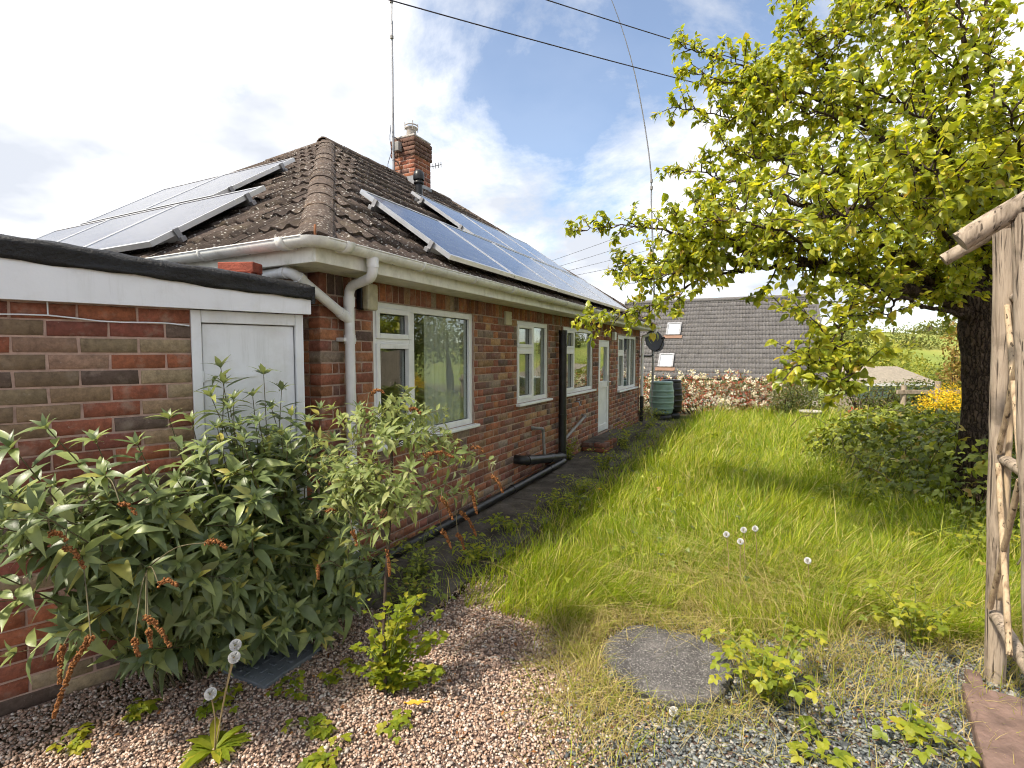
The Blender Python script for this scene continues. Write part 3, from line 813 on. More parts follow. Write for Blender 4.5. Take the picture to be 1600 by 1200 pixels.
# roof structure
TP = math.tan(R(35)); CP, SP = math.cos(R(35)), math.sin(R(35))
HALF = WID / 2 + OV; RISE = HALF * TP; RZ = EZ + RISE
E00 = H(-OV, OV, EZ); E10 = H(LEN + OV, OV, EZ); E11 = H(LEN + OV, -WID - OV, EZ); E01 = H(-OV, -WID - OV, EZ)
A1 = H(-OV + HALF, OV - HALF, RZ); A2 = H(LEN + OV - HALF, OV - HALF, RZ)
lower = ZV * 0.012
m = MB()
m.add([p - lower for p in (E00, E10, E11, E01, A1, A2)], [(0, 1, 5, 4), (1, 2, 5), (2, 3, 4, 5), (3, 0, 4), (3, 2, 1, 0)])
roof = m.build('roof', M['tile'], house)
def tile_data(seed=0):
    r = random.Random(seed); W_, L_, n = 0.302, 0.375, 12
    th = 0.032; V = []; F = []
    for j, (y, lift) in enumerate(((-0.012, th), (L_, 0.004))):
        for i in range(n + 1):
            x = -W_ / 2 + W_ * i / n
            hgt = 0.028 * (0.5 + 0.5 * math.cos(2 * math.pi * 2 * x / 0.30 + math.pi * 0.15)) ** 1.6
            V.append((x + r.uniform(-.001, .001), y + (r.uniform(-.005, .005) if j == 0 else 0), hgt + lift + r.uniform(-.002, .002)))
    for i in range(n + 1):
        p = V[i]; V.append((p[0], p[1] + 0.004, p[2] - th))
    a = n + 1
    for i in range(n):
        F.append((i, i + 1, a + i + 1, a + i)); F.append((2 * a + i, 2 * a + i + 1, i + 1, i))
    return V, F
TV = [tile_data(i) for i in range(4)]
def tile_plane(org, ax, bx, cx, a_lo, a_hi, nrows, mat, parent, nind, name='tile', gauge=0.325, slope_cut=True):
    """a_lo(b), a_hi(b): limits along the eaves at slope distance b"""
    pos = []; Ms = []; vi = []; b3 = np.array([list(ax), list(bx), list(cx)]).T
    cutV, cutF, cutR = [], [], []
    for r_ in range(nrows):
        b = -0.03 + r_ * gauge
        b1 = b + gauge
        k0 = math.floor(a_lo(b) / 0.30) - 1; k1 = math.ceil(a_hi(b) / 0.30) + 1
        for k in range(k0, k1 + 1):
            a = k * 0.30 + (0.15 if r_ % 2 else 0.0) * 0
            lo, hi = max(a_lo(max(b, 0)), a_lo(b1)), min(a_hi(max(b, 0)), a_hi(b1))
            if a + 0.15 <= min(a_lo(max(b, 0)), a_lo(b1)) or a - 0.15 >= max(a_hi(max(b, 0)), a_hi(b1)): continue
            P = Vector(org) + Vector(ax) * a + Vector(bx) * b + Vector(cx) * random.uniform(-0.003, 0.004)
            rot = random.uniform(-0.008, 0.008); c_, s_ = math.cos(rot), math.sin(rot)
            Mx = b3 @ np.array([[c_, -s_, 0], [s_, c_, 0], [0, 0, 1.0]])
            if a - 0.15 >= lo and a + 0.15 <= hi:
                pos.append(list(P)); Ms.append(Mx); vi.append(random.randrange(4))
            elif slope_cut:
                bm = bmesh.new(); V, F = TV[random.randrange(4)]
                vs = [bm.verts.new((v[0] + a, v[1] + b, v[2])) for v in V]
                for f in F: bm.faces.new([vs[i] for i in f])
                for fn, sg in ((a_lo, -1), (a_hi, 1)):
                    p0 = Vector((fn(0), 0, 0)); p1 = Vector((fn(1.0), 1.0, 0)); dr = p1 - p0
                    nn = Vector((dr.y, -dr.x, 0)) * sg if sg > 0 else Vector((-dr.y, dr.x, 0))
                    bmesh.ops.bisect_plane(bm, geom=bm.verts[:] + bm.edges[:] + bm.faces[:], plane_co=p0, plane_no=nn, clear_outer=True)
                bm.verts.index_update(); rr = random.random()
                for f in bm.faces:
                    ids = [v.index for v in f.verts]
                    cutF.append([i + len(cutV) for i in ids])
                cutV += [Vector(org) + Vector(ax) * v.co.x + Vector(bx) * v.co.y + Vector(cx) * v.co.z for v in bm.verts]
                cutR += [rr] * len(bm.verts); bm.free()
    global TILE_MESHES
    if cutV:
        o = obj('cut_' + name, mesh('cut_' + name, cutV, cutF, mat, False, cutR), parent); o['kind'] = 'stuff'
    return pos, Ms, vi
bxR = -NV * CP + ZV * SP; cxR = NV * SP + ZV * CP
bxL = D1 * CP + ZV * SP; cxL = -D1 * SP + ZV * CP
nr = int(HALF / CP / 0.325) + 1
pr = tile_plane(H(0, OV, EZ), D1, bxR, cxR, lambda b: -OV + b * CP, lambda b: LEN + OV - b * CP, nr, M['tile'], roof, 0)
pl = tile_plane(H(-OV, 0, EZ), NV, bxL, cxL, lambda b: OV - WID - 2 * OV + b * CP, lambda b: OV - b * CP, nr, M['tile'], roof, 0)
scatter('tile', 'tile_field', [(np.array(V), np.array(F)) for V, F in TV], pr[0] + pl[0], np.array(pr[1] + pl[1]), np.array(pr[2] + pl[2]), M['tile'], roof, 300, smooth=False)
def ridge_tiles(P0, P1, name, r0=0.118, step=0.42, endcap=False):
    P0, P1 = Vector(P0), Vector(P1); ax = (P1 - P0).normalized(); L = (P1 - P0).length; n = int(L / step) + 1
    sd = ax.cross(ZV).normalized(); up = sd.cross(ax).normalized()
    for i in range(n):
        a = i * step; b = min(a + step + 0.03, L)
        V = []; F = []; K = 10; lift = 0.008 + random.uniform(-0.003, 0.004)
        for (t, l2) in ((a, lift), (b, lift - 0.007)):
            for rr in (r0, r0 - 0.02):
                for k in range(K + 1):
                    g = math.pi * (k / K) * 1.0
                    V.append(P0 + ax * t + sd * (math.cos(g) * rr * 1.0) + up * (math.sin(g) * rr * 0.74 - 0.040 + l2 + random.uniform(-0.002, 0.002)))
        q = K + 1
        for k in range(K):
            F += [(k, k + 1, 2 * q + k + 1, 2 * q + k), (q + k, k + q + 0, k, k)] if False else [(k, k + 1, 2 * q + k + 1, 2 * q + k), (k + 1, k, q + k, q + k + 1)]
        MB().add([v for v in V], F, False).build(name, M['hip'], roof)
ridge_tiles(E00 + (A1 - E00) * 0.012, A1, 'hip_tile'); ridge_tiles(E10, A2, 'hip_tile'); ridge_tiles(A1 - (A2 - A1).normalized() * 0.1, A2, 'ridge_tile', 0.12)
ridge_tiles(E01, A1, 'hip_tile')
m = MB(); ax = (A1 - E00).normalized(); sd = ax.cross(ZV).normalized(); up = sd.cross(ax)
c = E00 + ax * 0.09
V = [c + sd * math.cos(g) * 0.105 + up * (math.sin(g) * 0.085 - 0.03) for g in np.linspace(0, math.pi, 9)]
m.add(V, [tuple(range(9))]); m.build('mortar_bedding', M['dbrick'], roof)
m = MB(); m.tube([E00 + ax * 0.05 - up * 0.02, E00 + ax * 0.03 + up * 0.06, E00 + ax * 0.09 + up * 0.085], 0.008, 6); m.build('hip_iron', simple('rust', (0.22, 0.09, 0.04), 0.9), roof)

# chimney
CU0, CU1, CV0, CV1, CT = 4.94, 5.42, -3.42, -2.94, 5.40
m = MB(); m.box(fr_h, CU0 + .004, CU1 - .004, CV0 + .004, CV1 - .004, 4.1, CT)
chim = m.build('chimney', M['gmortar'], house)
pieces = []; dark = []
zc = 4.22; r_ = 0
while zc < CT - 0.02:
    over = 0.022 if zc > 5.12 else 0.0
    tgt = dark if zc > 5.12 else pieces
    for (o_, ax_, ny_) in ((H((CU0 + CU1) / 2, CV1 + over, zc), -D1, NV), (H(CU0 - over, (CV0 + CV1) / 2, zc), -NV, -D1), (H((CU0 + CU1) / 2, CV0 - over, zc), D1, -NV), (H(CU1 + over, (CV0 + CV1) / 2, zc), NV, D1)):
        w_ = 0.48 + 2 * over; x = -w_ / 2
        lens = [0.235 + over, 0.235 + over] if r_ % 2 else [0.115 + over, 0.22, 0.115 + over]
        for L in lens:
            tgt.append((o_ + Vector(ax_) * (x + L / 2), ax_, ny_, L, 0.065)); x += L + 0.01
    zc += 0.075; r_ += 1
lay_bricks('brick', pieces, M['cbrick'], chim, 200); lay_bricks('brick', dark, M['dbrick'], chim, 80)
m = MB(); m.box(fr_h, CU0 - 0.01, CU1 + 0.01, CV0 - 0.01, CV1 + 0.01, CT, CT + 0.035, 0.01); m.lathe([(0.2, 0.035), (0.12, 0.09), (0.0, 0.1)], H((CU0 + CU1) / 2, (CV0 + CV1) / 2, CT)); m.build('flaunching', M['stone'], chim)
pc = H((CU0 + CU1) / 2, (CV0 + CV1) / 2, CT + 0.06)
m = MB(); m.lathe([(0.095, 0), (0.085, 0.16), (0.09, 0.17), (0.11, 0.18), (0.11, 0.20), (0.06, 0.20), (0.06, 0.1)], pc, seg=18)
m.lathe([(0.118, 0.215), (0.125, 0.22), (0.125, 0.235), (0.118, 0.24), (0.112, 0.235), (0.118, 0.215)], pc, seg=18)
for k in range(4):
    a = k * math.pi / 2 + 0.4; e = Vector((math.cos(a), math.sin(a), 0)) * 0.117
    m.tube([pc + e + ZV * 0.14, pc + e + ZV * 0.29], 0.008, 6)
m.build('chimney_pot', M['stone'], chim)
m = MB(); m.box(fr_h, CU0 - 0.012, CU0 - 0.009 + 0.001, CV0, CV1 + 0.012, 4.3, 4.72); m.box(fr_h, CU0 - 0.012, CU1 + 0.012, CV1 + 0.009, CV1 + 0.013, 4.3, 4.62); m.build('flashing', M['lead'], chim)
# black flue beside the chimney
fb = H(3.50, -1.78, EZ + (OV + 1.78) * TP)
m = MB(); m.tube([fb - ZV * 0.1, fb + ZV * 0.36], 0.052, 16); m.lathe([(0.075, 0.34), (0.078, 0.36), (0.078, 0.40), (0.066, 0.45), (0.035, 0.475), (0.0, 0.48)], fb, seg=18); m.lathe([(0.062, 0.28), (0.072, 0.29), (0.072, 0.31), (0.06, 0.32)], fb, seg=18)
m.lathe([(0.17, 0.0), (0.10, 0.07), (0.056, 0.14)], fb - ZV * 0.02, ax=ZV * 0.8 + NV * 0.35, seg=16)
m.build('flue_pipe', M['black'], house)

# wall fittings
m = MB(); m.box(fr_h, 0.34, 0.42, 0.002, 0.05, 1.92, 2.10, 0.008); bl = m.build('bulkhead_light', M['black'], house)
m = MB(); m.box(fr_h, 0.345, 0.455, 0.05, 0.11, 1.915, 2.105, 0.015); m.build('lamp_glass', M['lampglass'], bl)
m = MB(); m.box(fr_h, 2.66, 2.80, 0.002, 0.03, 1.93, 2.08, 0.004)
for k in range(4): m.box(fr_h, 2.67, 2.79, 0.03, 0.036, 1.945 + k * 0.034, 1.963 + k * 0.034)
m.build('air_vent', M['cream'], house)
m = MB(); m.box(fr_h, 7.12, 7.22, 0.002, 0.07, 1.86, 2.02, 0.01); m.build('wall_lamp', M['upvc'], house)
sp = pipe_part('soil_pipe', [H(4.30, 0.085, 0.1), H(4.30, 0.085, 1.93)], 0.056, M['black'], house, [(H(4.30, 0.085, 1.90), ZV, 0.03), (H(4.30, 0.085, 1.72), ZV, 0.02), (H(4.30, 0.085, 0.72), ZV, 0.03), (H(4.30, 0.085, 0.18), ZV, 0.05)])
pipe_part('soil_branch', bend([H(2.95, -0.03, 0.34), H(2.95, 0.13, 0.34), H(3.9, 0.13, 0.20), H(4.30, 0.10, 0.14)], 0.1), 0.055, M['black'], house, [(H(3.02, 0.135, 0.33), D1, 0.03), (H(3.75, 0.13, 0.225), D1, 0.05), (H(4.1, 0.115, 0.17), D1, 0.04)])
pipe_part('ground_drain_pipe', [H(0.35, 0.14, 0.075), H(2.2, 0.15, 0.085), H(4.2, 0.15, 0.10)], 0.042, M['black'], house, [(H(1.0, 0.14, 0.078), D1, 0.03), (H(2.6, 0.15, 0.088), D1, 0.04), (H(3.7, 0.15, 0.097), D1, 0.04)])
pipe_part('waste_pipe', bend([H(3.42, -0.02, 0.66), H(3.42, 0.07, 0.66), H(3.62, 0.075, 0.63), H(3.62, 0.10, 0.25)], 0.05), 0.02, M['grey'], house, [(H(3.42, 0.02, 0.66), NV, 0.015)])
pipe_part('waste_pipe', bend([H(5.4, -0.02, 0.62), H(5.4, 0.06, 0.60), H(4.36, 0.08, 0.36)], 0.04), 0.022, M['grey'], house, [(H(5.35, 0.06, 0.585), D1, 0.03)])
m = MB(); m.tube([H(5.05, 0, 0.86), H(5.05, 0.07, 0.86), H(5.05, 0.09, 0.80)], 0.012, 8); m.tube([H(5.0, 0.06, 0.9), H(5.1, 0.06, 0.9)], 0.008, 6); m.build('outside_tap', M['galv'], house)
# door step and low brick pier
m = MB(); m.box(fr_h, 6.1, 7.25, 0.004, 0.55, 0.0, 0.15, 0.012); m.build('door_step', M['path'], house)
pieces = []
for r_ in range(2):
    for k in range(3): pieces.append((H(5.45 + k * 0.225, 0.42, 0.07 + r_ * 0.075), -D1, NV, 0.215, 0.065))
    for k in range(2): pieces.append((H(5.34, 0.32 - k * 0.225 * 0 - k * 0.2, 0.07 + r_ * 0.075), -NV, -D1, 0.19, 0.065))
m = MB(); m.box(fr_h, 5.345, 6.09, 0.03, 0.415, 0.0, 0.178); edging = m.build('step_kerb', M['path'], house)
lay_bricks('brick', pieces, M['cbrick'], edging, 20)

# ------------------------------------------------------------------ solar panels
PVW, PVS = 1.22, 1.18
def L_shape():
    P = [(-0.045, -0.055), (-0.003, -0.055), (-0.003, 0.046), (-0.020, 0.046), (-0.020, -0.02), (-0.045, -0.02)]
    V = [(x, y, z) for y in (-0.02, 0.02) for x, z in P]
    return V, [(0, 1, 2, 3, 4, 5), (11, 10, 9, 8, 7, 6)] + [((i + 1) % 6, i, 6 + i, 6 + (i + 1) % 6) for i in range(6)]
def pv_meshes():
    f = MB(); I_ = lambda a, b, c: Vector((a, b, c)); e = 0.03
    f.box(I_, 0, PVW, 0, e, 0, 0.04); f.box(I_, 0, PVW, PVS - e, PVS, 0, 0.04); f.box(I_, 0, e, e, PVS - e, 0, 0.04); f.box(I_, PVW - e, PVW, e, PVS - e, 0, 0.04)
    g = MB(); g.box(I_, e, PVW - e, e, PVS - e, 0.012, 0.036)
    r = MB(); r.box(I_, 0.0, PVW, -0.02, 0.02, -0.05, -0.001)
    c = MB(); c.add(*L_shape()); 
    return [mesh('frame', f.V, f.F, M['alu']), mesh('glass', g.V, g.F, M['pv']), mesh('rail', r.V, r.F, M['alu']), mesh('clamp', c.V, c.F, M['galv'])]
PVM = pv_meshes()
ordw = ['first', 'second', 'third', 'fourth', 'fifth']
def pv(org, ax, bx, cx, label, clamp_first, group, flip=False):
    t = thing('solar_panel', label, 'solar panel', org, group)
    o3 = np.eye(4); o3[:3, 0] = ax; o3[:3, 1] = bx; o3[:3, 2] = cx; o3[:3, 3] = org
    for nm, me, dy in (('frame', PVM[0], 0), ('glass', PVM[1], 0), ('rail', PVM[2], 0.22), ('rail', PVM[2], PVS - 0.22), ('clamp', PVM[3], 0.22), ('clamp', PVM[3], PVS - 0.22)):
        if nm == 'clamp' and not clamp_first: continue
        B = o3.copy()
        B[:3, 3] += o3[:3, 1] * dy
        if nm == 'clamp' and flip: B[:3, 3] += o3[:3, 0] * PVW; B[:3, 0] *= -1; B[:3, 1] *= -1
        obj(nm, me, t, Matrix(B.tolist()))
def roofR(u, v, h): return H(u, v, EZ + (OV - v) * TP) + cxR * h
def roofL(u, v, h): return H(u, v, EZ + (u + OV) * TP) + cxL * h
GR = 'solar panels on the garden roof slope'; GL = 'solar panels on the left roof slope'
for i in range(5): pv(roofR(1.16 + i * (PVW + 0.012), 0.20, 0.10), D1, bxR, cxR, f'dark solar panel, {ordw[i]} from near hip, lower row on garden roof slope', i == 0, GR)
for i in range(3): pv(roofR(3.22 + i * (PVW + 0.012), -0.80, 0.10), D1, bxR, cxR, f'dark solar panel, {ordw[i]} from chimney end, upper row on garden roof slope', i == 0, GR)
for i in range(3): pv(roofL(-0.22, -1.34 - (i + 1) * (PVW + 0.012), 0.10), NV, bxL, cxL, f'pale reflecting solar panel, {ordw[i]} from near hip, lower row above flat roof', i == 0, GL, True)
for i in range(2): pv(roofL(0.80, -2.14 - (i + 1) * (PVW + 0.012), 0.10), NV, bxL, cxL, f'pale reflecting solar panel, {ordw[i]} from near hip, upper row on left slope', i == 0, GL, True)

# ------------------------------------------------------------------ flat-roofed garage
GA = R(48.4)
GD = Vector((-math.sin(GA), -math.cos(GA), 0)); GN = Vector((math.cos(GA), -math.sin(GA), 0))
G0 = Vector((-1.24, 3.05, 0))
def G(s_, o_, w): return G0 + GD * s_ + GN * o_ + ZV * w
garage = thing('flat_roof_garage', 'flat-roofed brick garage with white fascia and plank door', 'garage', G0)
GL_ = 3.3
m = MB(); m.box(G, 0.57, GL_, -0.22, -0.006, -0.1, 1.84)
hx = lambda l, off=0.0: C0 - NV * l - D1 * off
Pb = [G(0.0, -0.10, 0), G(0.0, -0.60, 0)]
m.box(G, GL_ - 0.22, GL_, -2.6, -0.221, -0.1, 1.84); m.box(G, 0.0, 0.1, -0.72, -0.101, -0.1, 1.84)
m.build('wall', M['gmortar'], garage)
pieces = []
GRP = 1.83 / 24
for r_ in range(24):
    x = 0.575 if r_ % 2 else 0.575 - 0.1125; zc = (r_ + 0.5) * GRP
    while x < GL_:
        a, b = max(x, 0.575), min(x + 0.215, GL_)
        if b - a > 0.03: pieces.append((G((a + b) / 2, 0, zc), GD * 1, GN, b - a, GRP - 0.011))
        x += 0.225
pieces = [(c, -ax, ay, L, h) for c, ax, ay, L, h in pieces]
lay_bricks('brick', [(c, ax, ay, L, h) for c, ax, ay, L, h in pieces], M['gbrick'], garage, 300)
# door
m = MB(); m.box(G, 0.0, 0.045, -0.10, 0.008, -0.02, 1.83, 0.004); m.box(G, 0.525, 0.572, -0.10, 0.008, -0.02, 1.83, 0.004); m.box(G, 0.046, 0.524, -0.10, 0.006, 1.765, 1.83, 0.004)
gd = m.build('door', M['paint'], garage)
m = MB(); m.box(G, 0.05, 0.52, -0.06, -0.014, 0.03, 1.76, 0.004); m.build('door_leaf', M['paint'], gd)
for z in (1.48, 0.4):
    m = MB(); V = [G(0.518, -0.013, z - 0.022), G(0.518, -0.013, z + 0.022), G(0.26, -0.013, z + 0.006), G(0.26, -0.013, z - 0.006)]; V += [v + GN * 0.007 for v in V]
    m.hexa([V[0], V[3], V[2], V[1], V[4], V[7], V[6], V[5]]); m.tube([G(0.523, -0.004, z - 0.03), G(0.523, -0.004, z + 0.03)], 0.007, 8); m.build('strap_hinge', M['paint'], gd)
# fascia and felt edge (roof falls towards the bungalow)
def rz(s_): return 1.925 + 0.072 * s_
m = MB(); e0, e1 = -0.03, GL_ + 0.1
m.hexa([G(e0, 0.02, 1.832), G(e1, 0.02, 1.832), G(e1, 0.055, 1.832), G(e0, 0.055, 1.832), G(e0, 0.02, rz(0) + 0.0), G(e1, 0.02, rz(e1) - 0.0), G(e1, 0.055, rz(e1)), G(e0, 0.055, rz(0))])
m.build('fascia', M['paint'], garage)
# felt: rolled, uneven edge
n = 70; V = []; F = []
prof = [(0.050, -0.004), (0.066, -0.012), (0.071, 0.008), (0.064, 0.034), (0.075, 0.052), (0.070, 0.074), (0.035, 0.090), (-0.05, 0.076)]
for i in range(n + 1):
    s_ = e0 + (e1 - e0) * i / n
    for k, (o_, h_) in enumerate(prof):
        jj = 0.005 * math.sin(s_ * 9 + k * 0.8) + 0.003 * math.sin(s_ * 31 + k * 2.0)
        V.append(G(s_, o_ + jj * (1 if k < 6 else 0), rz(s_) + h_ + jj * 0.8))
q = len(prof)
for i in range(n):
    for k in range(q - 1): F.append((i * q + k, i * q + k + 1, (i + 1) * q + k + 1, (i + 1) * q + k))
mm = MB(); mm.add(V, F, True)
mm.build('felt_edge', M['felt'], garage)
m = MB()
pA, pB = G(e0, -0.05, 0), G(e1, -0.05, 0); pC = G(e1, -2.7, 0); pD = hx(3.6, 0.05); pE = hx(0.62, 0.05)
def gz2(p): return rz((p - G0).dot(GD)) + 0.074
P = [pA, pB, pC, pD, pE]
top = [Vector((p.x, p.y, gz2(p))) for p in P]; bot = [Vector((p.x, p.y, gz2(p) - 0.12)) for p in P]
m.add(bot + top, [(4, 3, 2, 1, 0), (5, 6, 7, 8, 9)] + [(i, (i + 1) % 5, 5 + (i + 1) % 5, 5 + i) for i in range(5)])
m.build('flat_roof', M['felt'], garage)
m = MB(); m.box(G, -0.055, -0.031, -0.62, 0.06, rz(0) - 0.03, rz(0) + 0.07); m.build('end_board', M['felt'], garage)
m = MB()                                                       # thin white cable clipped to the wall
pts = [G(0.58 + i * 0.09, 0.012, 1.745 + 0.006 * math.sin(i * 1.3) + 0.0035 * i) for i in range(30)]
m.tube(pts, 0.0035, 6); m.tube([pts[6], pts[6] + ZV * 0.07], 0.003, 6)
m.build('cable', M['paint'], garage)
# loose bricks on the flat roof
for k, (pp, lab) in enumerate(((0, 'lower loose brick lying on the flat garage roof'), (1, 'single red brick lying on the edge of the flat roof'))):
    c = at(376, 432, 3.04); zb = 2.005 + k * 0.064
    t = MB(); ca = R(-12 + 8 * k)
    fr2 = lambda a, b, cc_, c=c, ca=ca, zb=zb: Vector((c.x + a * math.cos(ca) - b * math.sin(ca), c.y + a * math.sin(ca) + b * math.cos(ca), zb + cc_))
    t.box(fr2, -0.108, 0.108, -0.05, 0.05, 0.0 if k else -0.03, 0.062, 0.006)
    o = t.build('loose_brick', simple('loose_red_brick%d' % k, (0.30, 0.075, 0.045), 0.9, var=0.4, vs=20, bump=0.6, bs=80), None); tag(o, lab, 'brick')

# ------------------------------------------------------------------ masts, aerials, wires
t = thing('aerial_mast', 'tall thin radio mast strapped beside the brick chimney', 'aerial', H(4.82, -3.30, 4.5))
mb = H(4.82, -3.30, 4.45)
m = MB(); m.tube([mb, mb + ZV * 1.35], 0.022, 8); m.tube([mb + ZV * 1.3, mb + ZV * 2.9 + D1 * 0.01], 0.018, 8); m.tube([mb + ZV * 2.85, mb + ZV * 5.2 + NV * 0.06], 0.012, 8); m.build('mast', M['galv'], t)
m = MB(); m.box(lambda a, b, c: mb + D1 * a + NV * b + ZV * c, 0.0, 0.10, 0.02, 0.11, 0.70, 0.86, 0.01); m.build('junction_box', M['grey'], t)
m = MB(); m.tube([mb + NV * (0.03 * math.sin(i * 0.9) - 0.02) - D1 * (0.03 + 0.07 * math.sin(i * 0.26) ** 2) + ZV * (i * 0.075) for i in range(16)], 0.006, 6); m.build('cable', M['cable'], t)
m = MB(); m.tube([mb + ZV * 3.55 - NV * 0.42 + D1 * 0.1 + ZV * 0.16, mb + ZV * 3.5, mb + ZV * 3.45 + NV * 0.55 - ZV * 0.1], 0.006, 6); m.build('cross_arm', M['galv'], t)
for z in (0.55, 0.95): m = MB(); m.tube([mb + ZV * z - D1 * 0.03, mb + ZV * z + D1 * 0.13], 0.013, 6); m.build('bracket', M['galv'], t)
for z in (2.6, 3.2, 3.38): m = MB(); m.tube([mb + ZV * z, mb + ZV * (z + 0.05)], 0.03, 8); m.build('coupling', M['grey'], t)
a0 = H(5.44, -2.98, 5.02)
t = thing('television_aerial', 'small dark comb aerial on far side of chimney', 'aerial', a0)
m = MB(); m.tube([a0 - NV * 0.02, a0 + D1 * 0.10 + NV * 0.20 + ZV * 0.05], 0.006, 6); m.build('boom', M['cable'], t)
for k in range(4):
    c = a0 + (D1 * 0.10 + NV * 0.20 + ZV * 0.05) * (0.3 + k * 0.22); e = (NV * -0.5 + D1 * 0.8 + ZV * -0.9).normalized()
    m = MB(); m.tube([c - e * 0.05, c + e * 0.05], 0.006, 5); m.build('element', M['cable'], t)
wires = [(at(500, -31, 8.0), at(1420, 207, 16), 0.011, 'thick overhead cable passing behind mast top towards the tree'), (at(760, -31, 9.0), at(1420, 164, 18), 0.011, 'upper right overhead cable running into the tree crown'),
         (at(800, 428, 42), at(1330, 226, 26), 0.012, 'highest of four faint distant wires rising right above roof'), (at(800, 437, 42), at(1330, 262, 26), 0.012, 'second highest of four faint distant wires above roof'),
         (at(800, 443, 42), at(1330, 298, 26), 0.012, 'third highest of four faint distant wires above roof'), (at(800, 448, 42), at(1330, 330, 26), 0.012, 'lowest of four faint distant wires above roof')]
for p, q, r_, lab in wires:
    m = MB(); n = 24; sag = 0.12 if (p - q).length < 20 else 0.25
    m.tube([p.lerp(q, i / n) - ZV * sag * 4 * (i / n) * (1 - i / n) for i in range(n + 1)], r_, 6)
    tag(m.build('overhead_wire', M['cable'], None), lab, 'wire', 'overhead wires')

# dish pole with whip antenna
PP = Vector((3.37, 12.25, 0))
t = thing('antenna_pole', 'thin pole with long bending whip antenna beyond bungalow corner', 'antenna', PP)
m = MB(); m.tube([PP, PP + ZV * 3.4], 0.026, 10); m.build('pole', M['galv'], t)
w_ = [PP + ZV * 3.3, at(1018, 330, 12.25), at(1017, 270, 12.2), at(1008, 200, 12.1), at(993, 120, 11.9), at(972, 45, 11.7), at(948, -20, 11.5)]
def curve(P, n=8):
    P = [Vector(p) for p in P]; out = []
    for i in range(len(P) - 1):
        p0 = P[max(i - 1, 0)]; p1 = P[i]; p2 = P[i + 1]; p3 = P[min(i + 2, len(P) - 1)]
        for k in range(n):
            s_ = k / n
            out.append(0.5 * ((2 * p1) + (p2 - p0) * s_ + (2 * p0 - 5 * p1 + 4 * p2 - p3) * s_ ** 2 + (3 * p1 - p0 - 3 * p2 + p3) * s_ ** 3))
    out.append(P[-1]); return out
cw = curve(w_); m = MB(); m.tube(cw, list(np.linspace(0.022, 0.006, len(cw))), 6); m.build('whip', M['galv'], t)
for p in (at(1018, 285, 12.2), at(1018, 296, 12.2)): m = MB(); m.tube([p, p + ZV * 0.07], 0.032, 8); m.build('coupling', M['grey'], t)
DC = PP + Vector((-0.03, -0.22, 1.90)); ax = Vector((0.35, -0.9, 0.28)).normalized()
t = thing('satellite_dish', 'dark grey satellite dish on pole by bungalow far corner', 'satellite dish', PP + ZV * 1.3)
m = MB(); m.lathe([(0.0, -0.05), (0.09, -0.045), (0.18, -0.022), (0.26, 0.0), (0.265, 0.006), (0.258, 0.010), (0.18, -0.012), (0.09, -0.036), (0.0, -0.041)], DC, ax, 28); m.build('dish', simple('dish_mesh', (0.05, 0.05, 0.055), 0.6), t)
m = MB(); m.tube([DC - ZV * 0.24, DC + ax * 0.2 - ZV * 0.24, DC + ax * 0.34 - ZV * 0.06], 0.012, 8); m.build('arm', M['black'], t)
m = MB(); m.tube([DC + ax * 0.36 - ZV * 0.04, DC + ax * 0.28 - ZV * 0.02], 0.03, 10); m.build('receiver', M['black'], t)
m = MB(); m.tube(bend([DC - ax * 0.05, PP + ZV * 1.75, PP + ZV * 1.55, PP + ZV * 1.55 + Vector((-0.42, -0.3, 0)), PP + ZV * 1.2 + Vector((-0.43, -0.32, 0))], 0.08), 0.02, 8); m.build('bracket', M['black'], t)

# water butt and bin
def butt(name, label, c, r, h, mat, stand=0.14):
    t = thing(name, label, 'water butt', c)
    c = Vector(c); prof = [(0.001, 0.02), (r * 0.84, 0.02), (r * 0.86, 0.04)]
    for i in range(41):
        s_ = i / 40; rr = r * (0.86 + 0.14 * math.sin(math.pi * min(1, s_ * 0.98 + 0.02)) ** 0.6)
        for cz in (0.16, 0.36, 0.56, 0.76):
            if abs(s_ - cz) < 0.018: rr += 0.013
        prof.append((rr, 0.04 + s_ * (h - 0.10)))
    m = MB(); m.lathe(prof, c + ZV * stand, seg=32); m.build('barrel', mat, t)
    m = MB(); m.lathe([(r * 0.90, h - 0.065), (r * 0.93, h - 0.055), (r * 0.93, h - 0.02), (r * 0.86, h), (0.001, h + 0.012)], c + ZV * stand, seg=32); m.build('lid', mat, t)
    m = MB(); m.lathe([(r * 0.8, 0), (r * 0.86, stand * 0.5), (r * 0.8, stand), (0.001, stand)], c, seg=20); m.build('stand', M['black'], t)
    m = MB(); m.tube([c + Vector((0, -r * 0.88, stand + 0.12)), c + Vector((0, -r * 0.88 - 0.07, stand + 0.12))], 0.015, 8); m.build('tap', M['black'], t)
butt('water_butt', 'ribbed green plastic water butt beside the flowering hedge', (3.62, 12.35, 0), 0.285, 0.80, M['green'])
butt('water_butt', 'black plastic water butt half hidden behind the green one', (3.98, 12.75, 0), 0.26, 0.82, M['black'])

